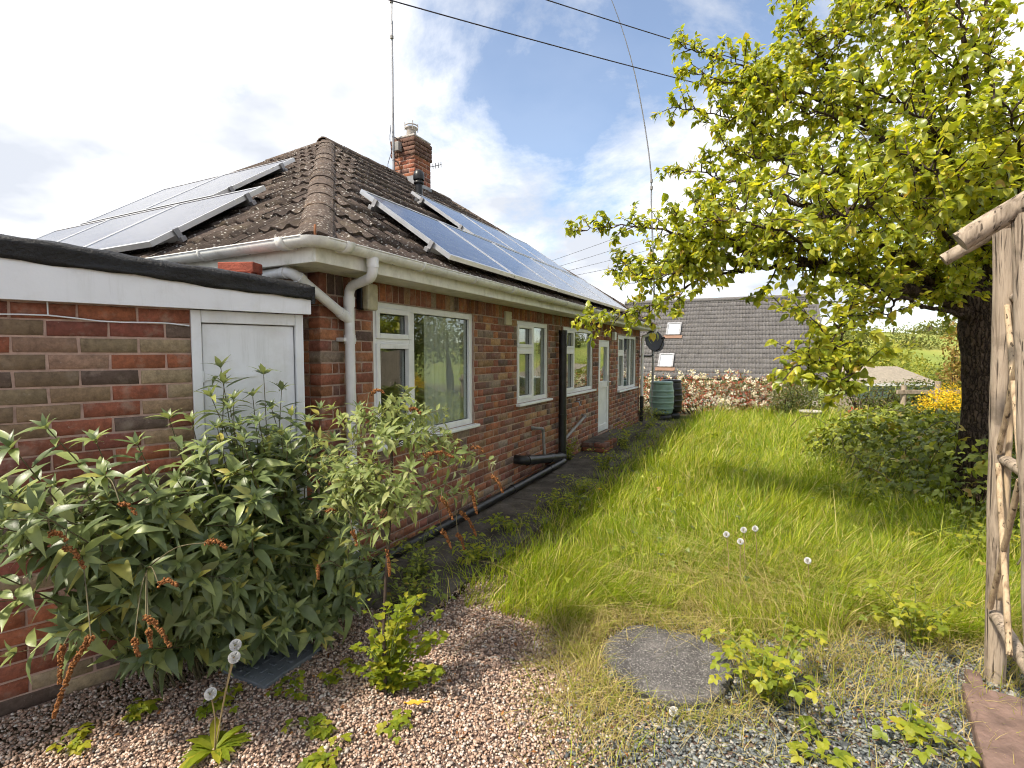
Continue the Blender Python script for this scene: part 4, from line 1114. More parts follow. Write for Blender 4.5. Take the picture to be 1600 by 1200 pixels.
# ------------------------------------------------------------------ neighbour's house
NE = Vector((-0.914, 0.407, 0)).normalized(); NU = Vector((0.407, 0.914, 0)).normalized()
ER = Vector((13.6, 22.0, 0.50)); NP = R(44); ND = 4.1
nb = thing('neighbour_house', 'neighbouring house with steep grey tiled roof and two rooflights', 'house', (ER.x, ER.y, -2.2))
nbx = NU * math.cos(NP) + ZV * math.sin(NP); ncx = -NU * math.sin(NP) + ZV * math.cos(NP); nax = -NE
NLn = 9.6; NS = ND / math.cos(NP)
fn = lambda a, b, c: ER + NE * a + NU * b + ZV * c
m = MB(); m.box(fn, 0.3, NLn - 0.3, 0.35, 2 * ND - 0.35, -2.9, 0.02); m.build('wall', M['render'], nb)
m = MB(); A_, B_, C_, D_ = fn(0, 0, 0), fn(NLn, 0, 0), fn(NLn, ND, ND * math.tan(NP)), fn(0, ND, ND * math.tan(NP)); E_, F_ = fn(0, 2 * ND, 0), fn(NLn, 2 * ND, 0)
m.add([p - ZV * 0.03 for p in (A_, B_, C_, D_, E_, F_)], [(1, 0, 3, 2), (3, 4, 5, 2), (0, 4, 3), (1, 2, 5), (0, 1, 5, 4)]); nroof = m.build('roof', M['ntile'], nb)
pn = tile_plane(ER, nax, nbx, ncx, lambda b: -NLn, lambda b: 0.0, int(NS / 0.325) + 1, M['ntile'], nroof, 0, slope_cut=False)
scatter('tile', 'tile_field', [(np.array(V), np.array(F)) for V, F in TV], pn[0], np.array(pn[1]), np.array(pn[2]), M['ntile'], nroof, 0, smooth=False)
m = MB(); m.tube([D_ + ZV * 0.03 + NE * -0.05, C_ + ZV * 0.03], 0.13, 10); m.build('ridge', M['ntile'], nroof)
m = MB(); m.box(fn, 0.0, NLn, -0.12, -0.03, -0.12, -0.02, 0.02); m.build('gutter', M['black'], nb)
def on_nroof(px, py):
    o_ = Vector((0, 0, CAM_Z)); d_ = at(px, py, 1.0) - o_; return o_ + d_ * ((ER - o_).dot(ncx) / d_.dot(ncx))
for px, py in ((1053, 516), (1041, 565)):
    c = on_nroof(px, py); f2 = lambda a, b, cc_, c=c: c + nax * a + nbx * b + ncx * cc_
    m = MB(); w_, h_ = 0.36, 0.47
    m.box(f2, -w_, -w_ + 0.08, -h_, h_, 0, 0.14); m.box(f2, w_ - 0.08, w_, -h_, h_, 0, 0.14); m.box(f2, -w_ + 0.08, w_ - 0.08, h_ - 0.09, h_, 0, 0.14); m.box(f2, -w_ + 0.08, w_ - 0.08, -h_, -h_ + 0.07, 0, 0.13)
    rl = m.build('rooflight', M['galv'], nroof)
    m = MB(); m.box(f2, -w_ + 0.08, w_ - 0.08, -h_ + 0.07, h_ - 0.09, 0.05, 0.10); m.build('pane', M['rooflight'], rl)
    m = MB(); m.box(f2, -w_ - 0.1, w_ + 0.1, -h_ - 0.22, -h_ - 0.003, 0.05, 0.075); m.build('apron', simple('clay_apron', (0.22, 0.13, 0.09), 0.9), rl)

# ------------------------------------------------------------------ leaves and foliage
def leaf_data(width=0.5, n=4, fold=0.25, droop=0.25, peak=0.45, tip=0.0, wave=0.0, seed=0):
    r = random.Random(seed); V = []; F = []
    for i in range(n + 1):
        t_ = i / n
        if t_ < peak: w = math.sin(0.5 * math.pi * (t_ / peak)) ** 0.75
        else: w = math.cos(0.5 * math.pi * ((t_ - peak) / (1 - peak))) ** (1.0 + tip)
        w = max(w, 0.03) * width / 2
        z = -droop * t_ * t_; y = t_ * (1 - 0.25 * droop * t_)
        wz = wave * math.sin(i * 2.4 + seed)
        V += [(-w * math.cos(fold), y, z + w * math.sin(fold) + wz), (0, y, z), (w * math.cos(fold), y, z + w * math.sin(fold) - wz)]
    for i in range(n):
        a = 3 * i; F += [(a, a + 1, a + 4, a + 3), (a + 1, a + 2, a + 5, a + 4)]
    return np.array(V), np.array(F)
def join_leaves(parts):
    Vs, Fs, o_ = [], [], 0
    for V, F, Mx, p in parts:
        Vs.append(V @ np.array(Mx).T + np.array(p)); Fs.append(F + o_); o_ += len(V)
    return np.concatenate(Vs), np.concatenate(Fs)
def rotz(a): return np.array([[math.cos(a), -math.sin(a), 0], [math.sin(a), math.cos(a), 0], [0, 0, 1]])
def unit(v): return v / (np.linalg.norm(v, axis=-1, keepdims=True) + 1e-9)
PEAR = [leaf_data(0.66, 4, 0.30, dr, 0.40, 0.1, 0.012, k) for k, dr in enumerate((0.10, 0.35, 0.6, 0.22))]
BUD = [leaf_data(0.30, 7, 0.26, dr, 0.36, 0.2, 0.006, k) for k, dr in enumerate((0.15, 0.3, 0.5, 0.75))]
SMALL = [leaf_data(0.5, 2, 0.3, dr, 0.45, 0, 0, k) for k, dr in enumerate((0.1, 0.4))]
def trifol(k):
    L = leaf_data(0.72, 3, 0.25, 0.25, 0.42, 0.1, 0.015, k)
    return join_leaves([(L[0], L[1], np.eye(3), (0, 0.25, 0)), (L[0], L[1], rotz(1.25) * 0.82, (0, 0.22, 0)), (L[0], L[1], rotz(-1.25) * 0.82, (0, 0.22, 0))])
TRI = [trifol(k) for k in range(3)]
def lobed(k):
    L = leaf_data(0.75, 2, 0.15, 0.2, 0.6, -0.3, 0.02, k)
    return join_leaves([(L[0], L[1], rotz(a) * s_, (0, 0.15 * s_, 0.01 * i)) for i, (a, s_) in enumerate(((0, 0.9), (0.95, 0.75), (-0.95, 0.75)))])
LOB = [lobed(k) for k in range(3)]
ICO = None
def ico():
    bm = bmesh.new(); bmesh.ops.create_icosphere(bm, subdivisions=1, radius=1.0); bm.verts.index_update()
    V = np.array([v.co[:] for v in bm.verts]); F = np.array([[v.index for v in f.verts] for f in bm.faces]); bm.free(); return V, F
ICO = ico()
def rand_dirs(n): return unit(rng.normal(size=(n, 3)))
def blob_points(blobs, n, shell=0.35):
    """points in ellipsoids (cx,cy,cz,rx,ry,rz), most of them towards the outside; returns points and outward directions"""
    w = np.array([b[3] * b[4] * b[5] for b in blobs]) ** 0.67; k = rng.choice(len(blobs), n, p=w / w.sum()); B = np.array(blobs, float)[k]
    d_ = rand_dirs(n); rr = 1 - shell * rng.random(n) ** 1.5 * (1 + 1.2 * (rng.random(n) < 0.25)); rr = np.clip(rr + 0.08 * rng.normal(size=n), 0.05, 1.25)
    return B[:, :3] + d_ * B[:, 3:6] * rr[:, None], unit(d_ / B[:, 3:6])
def foliage(name, blobs, n, size, variants, mat, parent, up=0.5, nind=0, ind_name='leaf', jitter=0.4, zmin=None):
    P, O = blob_points(blobs, n)
    if zmin is not None:
        k = P[:, 2] > zmin; P, O = P[k], O[k]; n = len(P)
    nrm = unit(O + np.array([0, 0, up]) + rng.normal(size=(n, 3)) * 0.45)
    d_ = unit(rng.normal(size=(n, 3)) + O * 0.6 - np.array([0, 0, 0.25]))
    Mx = frames(d_, nrm) * (size * (1 + jitter * rng.uniform(-1, 1, n)))[:, None, None]
    return scatter(ind_name, name, variants, P, Mx, rng.integers(0, len(variants), n), mat, parent, nind)

# ------------------------------------------------------------------ pear tree
TB = Vector((5.02, 5.5, 0))
tree = thing('pear_tree', 'old pear tree with dark trunk and yellow-green leaves at right', 'tree', TB)
fork = at(1520, 500, 5.5)
tr = curve([TB - ZV * 0.15, TB + ZV * 0.3, at(1531, 640, 5.5), at(1531, 560, 5.5), at(1528, 500, 5.5), at(1550, 430, 5.5)], 6)
m = MB(); rad = np.interp(np.linspace(0, 1, len(tr)), [0, 0.12, 0.35, 0.7, 0.9, 1], [0.26, 0.19, 0.155, 0.155, 0.18, 0.13]); m.tube(tr, list(rad), 18, jit=0.05); m.build('trunk', M['bark'], tree)
F0 = at(1518, 495, 5.5); F1 = at(1550, 440, 5.5)
LM = [([F0, at(1462, 462, 5.2), at(1400, 450, 4.7), at(1300, 420, 4.4), at(1180, 392, 4.4), at(1070, 370, 4.7), at(980, 352, 5.0), at(912, 362, 5.2)], .10),
      ([at(1300, 420, 4.4), at(1210, 418, 4.4), at(1110, 432, 4.6), at(1010, 480, 4.8), at(920, 508, 5.0)], .04),
      ([at(1180, 405, 4.4), at(1080, 410, 4.9), at(1000, 425, 5.3), at(955, 420, 5.5)], .03),
      ([F0, at(1440, 430, 5.0), at(1330, 350, 4.7), at(1210, 305, 4.7), at(1120, 275, 4.9), at(1060, 262, 5.1)], .075),
      ([at(1330, 350, 4.7), at(1240, 250, 4.9), at(1160, 190, 5.1), at(1050, 168, 5.3)], .045),
      ([F1, at(1480, 330, 5.2), at(1370, 210, 5.2), at(1250, 140, 5.3), at(1130, 95, 5.5), at(1062, 72, 5.6)], .075),
      ([at(1370, 210, 5.2), at(1300, 110, 5.2), at(1250, 30, 5.3), at(1235, -70, 5.4)], .045),
      ([F1, at(1500, 300, 5.3), at(1440, 140, 5.3), at(1400, 0, 5.3), at(1370, -140, 5.4)], .085),
      ([F1, at(1570, 280, 5.3), at(1545, 120, 5.1), at(1540, -60, 5.0), at(1520, -200, 5.0)], .09),
      ([F1, at(1640, 300, 5.4), at(1720, 100, 5.4), at(1760, -80, 5.4)], .08),
      ([F0, at(1450, 480, 4.9), at(1404, 462, 4.5), at(1350, 450, 4.2), at(1320, 500, 4.0), at(1314, 555, 3.9), at(1318, 600, 3.85)], .04),
      ([at(1404, 466, 4.4), at(1390, 488, 4.35), at(1362, 492, 4.3)], .02),
      ([at(1316, 530, 3.95), at(1285, 558, 3.85), at(1238, 572, 3.8)], .010),
      ([at(1314, 560, 3.9), at(1325, 585, 3.85), at(1312, 612, 3.8)], .009),
      ([at(1250, 140, 5.3), at(1170, 135, 5.2), at(1085, 112, 5.3)], .02),
      ([at(1250, 140, 5.3), at(1190, 175, 5.1), at(1110, 195, 5.2)], .02),
      ([at(1370, 210, 5.2), at(1300, 180, 4.9), at(1230, 165, 4.8), at(1170, 105, 5.0)], .025),
      ([at(1300, 110, 5.2), at(1270, 80, 5.0), at(1245, 20, 5.0)], .02),
      ([at(1400, 0, 5.3), at(1340, 40, 5.0), at(1290, 60, 4.9)], .02),
      ([at(1400, 0, 5.3), at(1450, 60, 4.6), at(1440, -20, 4.4)], .02),
      ([at(1210, 305, 4.7), at(1150, 330, 4.7), at(1090, 320, 4.9)], .02),
      ([at(1180, 405, 4.4), at(1120, 360, 4.3), at(1060, 335, 4.6)], .022),
      ([at(1110, 432, 4.6), at(1060, 425, 4.6), at(990, 440, 4.8)], .02),
      ([at(1240, 250, 4.9), at(1190, 250, 4.8), at(1130, 225, 5.0)], .02),
      ([at(1300, 420, 4.4), at(1230, 365, 4.1), at(1160, 345, 4.0), at(1100, 345, 4.1)], .03),
      ([F0, at(1480, 370, 4.6), at(1400, 300, 3.9), at(1310, 270, 3.6), at(1220, 275, 3.6)], .055),
      ([at(1400, 300, 3.9), at(1360, 320, 3.4), at(1310, 335, 3.2), at(1250, 345, 3.2)], .03),
      ([F1, at(1520, 340, 4.5), at(1480, 240, 3.9), at(1420, 170, 3.6), at(1340, 130, 3.5)], .055),
      ([at(1480, 240, 3.9), at(1510, 130, 3.6), at(1500, 20, 3.5), at(1480, -80, 3.5)], .04),
      ([F1, at(1590, 330, 4.4), at(1590, 220, 3.7), at(1560, 150, 3.3)], .05),
      ([at(1590, 330, 4.4), at(1520, 290, 3.7), at(1455, 265, 3.3), at(1400, 240, 3.2)], .035),
      ([F1, at(1500, 420, 5.9), at(1380, 330, 6.4), at(1260, 260, 6.7), at(1180, 210, 6.8)], .06),
      ([F1, at(1520, 300, 6.2), at(1400, 120, 6.6), at(1330, 20, 6.8)], .06),
      ([F1, at(1650, 380, 5.0), at(1800, 300, 4.6), at(1950, 200, 4.4)], .06),
      ([F1, at(1640, 250, 5.8), at(1750, 180, 6.5), at(1850, 60, 7.0)], .06),
      ([F0, at(1500, 440, 6.2), at(1420, 420, 6.9), at(1340, 400, 7.2)], .045)]
TW = MB(); LP, LD, LN = [], [], []
rt = random.Random(11)
def rv(k=1.0): return Vector((rt.gauss(0, k), rt.gauss(0, k), rt.gauss(0, k)))
def leaves_at(p, axis, n, out):
    for _ in range(n):
        d_ = (axis * 0.6 + rv(0.75) + Vector((0, 0, -0.35)) + out * 0.3).normalized()
        nn = (Vector((-0.35, -0.25, 0.75)) + rv(0.45) + out * 0.25).normalized()
        LP.append(tuple(p + rv(0.012))); LD.append(tuple(d_)); LN.append(tuple(nn))
def twig(p, d_, L, r_, depth):
    n = max(3, int(L / 0.07)); pts = [p]; q = p.copy(); dd = d_.normalized()
    for i in range(n):
        dd = (dd + rv(0.16) + Vector((0, 0, 0.03 if depth == 0 else -0.02))).normalized(); q = q + dd * (L / n); pts.append(q.copy())
    TW.tube(pts, list(np.linspace(r_, 0.0022, len(pts))), 4, caps=False)
    for i, pt in enumerate(pts[1:], 1):
        if i / n > 0.1: leaves_at(pt, dd, (3 if rt.random() < 0.4 else 4), dd)
        if depth < 1 and L > 0.3 and rt.random() < 0.45:
            twig(pt, (dd * 0.5 + rv(0.8)).normalized(), L * rt.uniform(0.3, 0.55), r_ * 0.5, depth + 1)
    leaves_at(pts[-1], dd, 4, dd)
for li, (P, r0) in enumerate(LM):
    c = curve(P, 8); n = len(c)
    for i in range(2, n): c[i] = c[i] + rv(0.012)
    m = MB(); m.tube(c, list(0.004 + (r0 * (0.8 if r0 > 0.07 else 0.6) - 0.004) * np.linspace(1, 0, n) ** 1.7), 9, jit=0.06); m.build('branch', M['bark'], tree)
    Ltot = sum((c[i + 1] - c[i]).length for i in range(n - 1)); acc = 0; nxt = 0.0
    for i in range(n - 1):
        seg = (c[i + 1] - c[i]).length; t_ = acc / Ltot
        while nxt < acc + seg:
            tt = nxt / Ltot; pt = c[i].lerp(c[i + 1], max(0, (nxt - acc)) / max(seg, 1e-6)); ax_ = (c[i + 1] - c[i]).normalized()
            if tt > (0.15 if r0 > 0.045 else 0.04) and not (li == 10 and tt < 0.62) and not (r0 < 0.011 and rt.random() < 0.35):
                d_ = (rv(0.75) + ax_ * 0.5 + Vector((0, 0, 0.5))).normalized()
                twig(pt, d_, np.interp(tt, [0.2, 0.6, 1], [0.46, 0.33, 0.15]) * rt.uniform(0.6, 1.2), 0.007, 0)
            nxt += 0.050 if tt > 0.45 else 0.062
        acc += seg
    twig(c[-1], (c[-1] - c[-2]).normalized(), 0.15, 0.005, 1)
    if li in (12, 13, 14): [twig(c[i], (rv(0.8) + Vector((0, 0, -0.2))).normalized(), 0.10, 0.004, 1) for i in range(n // 2, n, 2)]
TW.build('twigs', M['twig'], tree)['kind'] = 'stuff'
LP, LD, LN = np.array(LP), np.array(LD), np.array(LN)

Mx = frames(LD, LN) * (0.074 * np.clip(rng.normal(0.84, 0.2, len(LP)), 0.35, 1.2))[:, None, None]
scatter('leaf', 'leaf_mass', PEAR, LP, Mx, rng.integers(0, 4, len(LP)), M['pear'], tree, 300)

# ------------------------------------------------------------------ hedge, shrubs and garden end
def shrub(name, label, cat, base, blobs, n, size, mat, variants=SMALL, stems=7, group=None, up=0.4, stemmat='twig', zmin=0.03, nind=0):
    t = thing(name, label, cat, base, group)
    foliage('foliage', blobs, n, size, variants, M[mat], t, up, nind, zmin=zmin)
    b = Vector(base); q = MB()
    for k in range(stems):
        bl = blobs[k % len(blobs)]; e = Vector(bl[:3]) + Vector((random.uniform(-.5, .5) * bl[3], random.uniform(-.5, .5) * bl[4], random.uniform(0, .6) * bl[5]))
        s0 = Vector((bl[0] * 0.5 + b.x * 0.5 + random.uniform(-.1, .1), bl[1] * 0.5 + b.y * 0.5 + random.uniform(-.1, .1), b.z - 0.02)); mid = s0.lerp(e, 0.5) + Vector((random.uniform(-.08, .08), random.uniform(-.08, .08), 0.05))
        q.tube(curve([s0, mid, e], 4), list(np.linspace(0.022, 0.006, 9)), 6, caps=False)
    q.build('stems', M[stemmat], t)['kind'] = 'stuff'
    return t
hb = [(3.1 + i * 0.42, 13.75 + 0.1 * math.sin(i * 1.7), 0.50 + 0.05 * math.sin(i * 2.1), 0.42, 0.45, 0.56 + 0.06 * math.sin(i * 1.3)) for i in range(11)]
hedge = shrub('flowering_hedge', 'photinia hedge covered in cream blossom below the neighbouring roof', 'hedge', (5.2, 13.75, 0), hb, 7500, 0.075, 'hedgeleaf', stems=16, nind=0)
P, O = blob_points(hb, 2400, 0.10); k = (O[:, 1] < 0.35) & (P[:, 2] > 0.15); P, O = P[k][:340], O[k][:340]
bp, bd = [], []
for p, o_ in zip(P, O):
    for _ in range(14): bp.append(p + rng.normal(size=3) * np.array([0.036, 0.036, 0.026]) + o_ * 0.05); bd.append(o_ + rng.normal(size=3) * 0.6)
bp, bd = np.array(bp), unit(np.array(bd))
foo = frames(unit(rng.normal(size=bd.shape)), bd) * rng.uniform(0.030, 0.052, len(bp))[:, None, None]
scatter('blossom', 'blossom', [leaf_data(1.0, 2, 0.2, 0.2, 0.5, 0, 0, 3)], bp, foo, np.zeros(len(bp), int), M['blossom'], hedge, 0)
shrub('green_shrub', 'rounded dark green shrub at right end of flowering hedge', 'shrub', (7.25, 13.0, 0), [(7.2, 13.0, 0.55, 0.5, 0.45, 0.52), (7.5, 12.9, 0.40, 0.45, 0.4, 0.40), (6.95, 13.0, 0.38, 0.4, 0.4, 0.36)], 4200, 0.055, 'shrub', stems=10)
bb = Vector((7.22, 12.3, 0)); t = thing('birdbath', 'low pale stone birdbath in grass before the shrub', 'birdbath', bb)
m = MB(); m.lathe([(0.001, 0.20), (0.19, 0.205), (0.235, 0.235), (0.255, 0.235), (0.255, 0.205), (0.20, 0.165), (0.10, 0.14)], bb, seg=26); m.build('bowl', M['stone'], t)
m = MB(); m.lathe([(0.13, 0.0), (0.13, 0.03), (0.09, 0.06), (0.085, 0.15)], bb, seg=18); m.build('pedestal', M['stone'], t)
shrub('red_plant', 'small bright red-leaved plant in border beyond lawn', 'plant', (8.4, 12.4, 0), [(8.4, 12.4, 0.12, 0.22, 0.2, 0.13)], 260, 0.07, 'red', stems=4)
shrub('tangled_shrub', 'tangled bare-stemmed shrub in front of low shed', 'shrub', (9.0, 12.9, 0), [(8.7, 12.9, 0.45, 0.5, 0.5, 0.4), (9.5, 12.8, 0.5, 0.6, 0.5, 0.42), (9.1, 12.6, 0.3, 0.5, 0.4, 0.28)], 1500, 0.07, 'shrub', stems=30)
shrub('leafy_shrub', 'mid green leafy shrub beside the rail at garden end', 'shrub', (10.1, 12.6, 0), [(10.0, 12.6, 0.55, 0.6, 0.5, 0.45), (10.6, 12.5, 0.5, 0.5, 0.5, 0.45)], 2400, 0.07, 'shrub', stems=8)
shrub('yellow_broom', 'bright yellow flowering broom left of dark tree trunk', 'shrub', (6.95, 8.25, 0), [(6.9, 8.25, 0.72, 0.32, 0.32, 0.30), (7.15, 8.3, 0.85, 0.3, 0.3, 0.28), (6.75, 8.2, 0.6, 0.25, 0.25, 0.22)], 2600, 0.040, 'yellow', stems=14, stemmat='gstem')
shrub('coppery_tree', 'coppery young tree beside the trunk at garden end', 'tree', (11.15, 12.7, 0), [(11.15, 12.7, 1.85, 0.38, 0.4, 0.75), (11.3, 12.8, 1.2, 0.4, 0.4, 0.5), (11.0, 12.7, 1.0, 0.3, 0.4, 0.35)], 1500, 0.085, 'copper', stems=6)
# low shed with corrugated roof, glazed front
SH = Vector((11.6, 17.2, -0.45)); t = thing('low_shed', 'low shed with corrugated pale roof beyond the garden', 'shed', SH)
fs = lambda a, b, c: SH + Vector((a, b * 0.98 + a * 0.06, c))
n = 90; V = []; F = []
for i in range(n + 1):
    a = -0.15 + 3.0 * i / n; z = 0.025 * math.sin(a * 2 * math.pi / 0.1)
    V += [fs(a, -0.15, 1.05 + z), fs(a, 1.9, 1.58 + z)]
for i in range(n): F.append((2 * i, 2 * i + 2, 2 * i + 3, 2 * i + 1))
MB().add(V, F, True).build('corrugated_roof', simple('pale_corrugated', (0.27, 0.235, 0.185), 0.9, var=0.25), t)
m = MB(); m.box(fs, 0, 2.7, 0, 1.75, -0.6, 0.55); m.build('wall', M['fence'], t)
for i in range(6): m = MB(); m.box(fs, i * 0.45 + 0.02, i * 0.45 + 0.43, -0.03, -0.01, 0.56, 0.98); m.build('pane', simple('shed_glass%d' % i, (0.20, 0.27, 0.26), 0.15, spec=0.7), t)
m = MB(); m.box(fs, -0.1, 2.8, -0.17, -0.14, 0.98, 1.06); m.build('fascia', M['upvc'], t)
t = thing('low_rail', 'short weathered timber rail on posts by tangled shrub', 'rail', (9.6, 12.0, 0))
for x in (9.2, 10.0, 10.8): m = MB(); m.tube([(x, 12.0, 0), (x, 12.0, 0.86 + 0.1 * (x == 10.0))], 0.06, 8); m.build('post', M['rustic'], t)
m = MB(); m.box(lambda a, b, c: Vector((a, b, c)), 9.0, 11.0, 11.93, 11.97, 0.66, 0.76, 0.01); m.build('rail', M['rustic'], t)

# far trees and wood edge
def far_tree(px, py_top, Y, w, h, mat, label, n=1100, name='far_tree'):
    top = at(px, py_top, Y); z0 = float(terrain(top.x, top.y)); h = max(h, top.z - z0); zc = top.z - h * 0.5
    t = thing(name, label, 'tree', (top.x, top.y, z0), 'trees beyond the garden')
    bl = [(top.x + random.uniform(-.3, .3) * w, top.y + random.uniform(-.2, .2) * w, top.z - h * random.uniform(0.28, 0.5), w * random.uniform(.28, .4), w * .32, h * random.uniform(.22, .30)) for _ in range(6)] + [(top.x, top.y, top.z - h * 0.33, w * 0.34, w * 0.34, h * 0.33)]
    foliage('crown', bl, n, w * 0.065, SMALL, M[mat], t, 0.4)
    m = MB(); m.tube([(top.x, top.y, z0 - 0.2), (top.x + 0.05 * w, top.y, z0 + h * 0.3), (top.x, top.y, top.z - h * 0.35)], [w * 0.05, w * 0.035, w * 0.02], 7); m.build('trunk', M['twig'], t)
far = [(1345, 500, 150, 14, 12, 'far', 'pale tree rising left of the hill behind shed'), (1375, 527, 62, 9.5, 7, 'farlime', 'large rounded lime green tree above low shed'), (1325, 540, 50, 6, 6, 'farlime', 'lime green tree close to the neighbouring roof edge'),
       (1425, 512, 190, 16, 13, 'far', 'domed oak on the hill slope'), (1452, 502, 260, 20, 16, 'far', 'dark oak on hill crest, left of a row'), (1478, 497, 265, 22, 18, 'far', 'dark oak on hill crest, middle of a row'), (1505, 500, 270, 20, 17, 'far', 'dark oak on hill crest, right of a row'),
       (1412, 548, 70, 4.5, 5, 'farlime', 'small yellow-green tree right of lime green tree'), (1395, 518, 230, 10, 9, 'far', 'small hedgerow tree below hill crest'), (1300, 512, 160, 14, 12, 'far', 'tree partly hidden by hanging pear branch'),
       (1450, 560, 40, 3.4, 3.6, 'farlime', 'small pale tree beyond the rail'), (1490, 545, 34, 4.0, 5, 'far', 'leafy tree just left of pear trunk, beyond garden'), (1600, 500, 200, 22, 16, 'far', 'oak on hill right of pear trunk'), (1680, 505, 180, 22, 16, 'far', 'oak on hill beyond pergola')]
for a in far: far_tree(*a)

# right boundary, mirrored in the windows
t = thing('board_fence', 'weathered close-board fence along right garden boundary', 'fence', (10.6, 3, 0))
fx = 10.6; bmesh_b = MB(); bmesh_b.box(lambda a, b, c: Vector((a, b, c)), -0.008, 0.008, -0.07, 0.07, 0, 1.65); bme = mesh('board', bmesh_b.V, bmesh_b.F, M['fence'])
for i in range(100): obj('board', bme, t, Matrix.Translation((fx + (0.008 if i % 2 else 0), -3.5 + i * 0.135, 0.03)))
for i in range(6): m = MB(); m.box(lambda a, b, c: Vector((fx + a, -3.5 + i * 2.7 + b, c)), 0.03, 0.12, -0.05, 0.05, 0, 1.75); m.build('post', M['fence'], t)
for z in (0.35, 1.35): m = MB(); m.box(lambda a, b, c: Vector((fx + a, b, c)), 0.018, 0.029, -3.5, 10, z, z + 0.07); m.build('rail', M['fence'], t)
hb2 = [(11.7 + 0.15 * math.sin(i * 2.2), -3 + i * 0.95, 1.35 + 0.25 * math.sin(i * 1.7), 0.75, 0.75, 1.35 + 0.25 * math.sin(i * 1.7)) for i in range(15)]
shrub('boundary_hedge', 'tall mixed hedge behind the right boundary fence', 'hedge', (11.7, 3.5, 0), hb2, 9000, 0.12, 'shrub', stems=15)
def garden_tree(x, y, h, w, mat, label):
    t = thing('garden_tree', label, 'tree', (x, y, 0), 'trees beyond the right fence')
    bl = [(x + random.uniform(-.35, .35) * w, y + random.uniform(-.35, .35) * w, h * random.uniform(.45, .8), w * .3, w * .3, h * .2) for _ in range(7)]
    foliage('crown', bl, 2500, 0.14, SMALL, M[mat], t, 0.4)
    m = MB(); m.tube([(x, y, -0.1), (x, y, h * 0.7)], [0.14, 0.05], 8); m.build('trunk', M['bark'], t)
garden_tree(12.6, 12.5, 3.6, 3.4, 'far', 'green tree beyond right fence at garden end'); garden_tree(12.8, 8.0, 4.4, 3.6, 'far', 'pale green tree beyond right fence, mid garden'); garden_tree(13.0, 10.5, 4.2, 3.6, 'shrub', 'broad green tree beyond right fence near garden end'); garden_tree(13.5, 5.5, 4.8, 3.8, 'far', 'tall green tree beyond right fence behind pear'); garden_tree(13.2, 1.5, 4.0, 3.4, 'shrub', 'green tree beyond right fence near pergola')

# ------------------------------------------------------------------ bramble thicket
def mound(x, y):
    fx_ = np.interp(y, [2.6, 3.4, 4.2, 5.5, 7.5, 9.0], [4.4, 3.55, 3.45, 3.55, 4.05, 5.0])
    d_ = x - fx_ + 0.25 * wob(x, y, 1.6, 0.3)
    return np.where((y > 2.6) & (y < 10), smooth(-0.1, 1.3, d_) * smooth(10, 8.6, y) * smooth(2.6, 3.6, y) * (0.70 + 0.10 * wob(x, y, 2.3, 2.0)), 0)
brm = thing('bramble_thicket', 'dense bramble thicket around foot of the pear tree', 'bramble', (5.0, 6.0, 0))
n = 20000; x = rng.uniform(3.2, 8.2, n); y = rng.uniform(2.8, 9.6, n); h = mound(x, y)
k = (h > 0.08) & ((x - TB.x) ** 2 + (y - TB.y) ** 2 > 0.09) & (rng.random(n) < 0.62); x, y, h = x[k], y[k], h[k]
e = 0.05; gxm = (mound(x + e, y) - h) / e; gym = (mound(x, y + e) - h) / e
z = h * (1 - 0.75 * rng.random(len(x)) ** 2.6) + rng.normal(size=len(x)) * 0.03
nrm = unit(np.stack([-gxm, -gym, np.ones_like(x)], 1) + rng.normal(size=(len(x), 3)) * 0.38)
dd = unit(np.stack([-gxm, -gym, -0.2 * np.ones_like(x)], 1) + rng.normal(size=(len(x), 3)) * 0.9)
print('bramble', len(x))
scatter('leaf', 'leaf_mass', TRI, np.stack([x, y, np.maximum(z, 0.05)], 1), frames(dd, nrm) * rng.uniform(0.045, 0.085, len(x))[:, None, None], rng.integers(0, 3, len(x)), M['bramble'], brm, 300)
q = MB()
for _ in range(90):
    a = random.uniform(3.6, 7.2); b = random.uniform(3.4, 9); hh = float(mound(np.array(a), np.array(b)))
    if hh < 0.2: continue
    an = random.uniform(0, 6.28); L = random.uniform(0.4, 1.1); dv = Vector((math.cos(an), math.sin(an), 0))
    q.tube(curve([Vector((a, b, 0)), Vector((a, b, hh * 0.9)) + dv * L * 0.3, Vector((a, b, hh + 0.08)) + dv * L * 0.7, Vector((a, b, hh * 0.7)) + dv * L], 4), 0.005, 5, caps=False)
q.build('canes', M['stem'], brm)['kind'] = 'stuff'

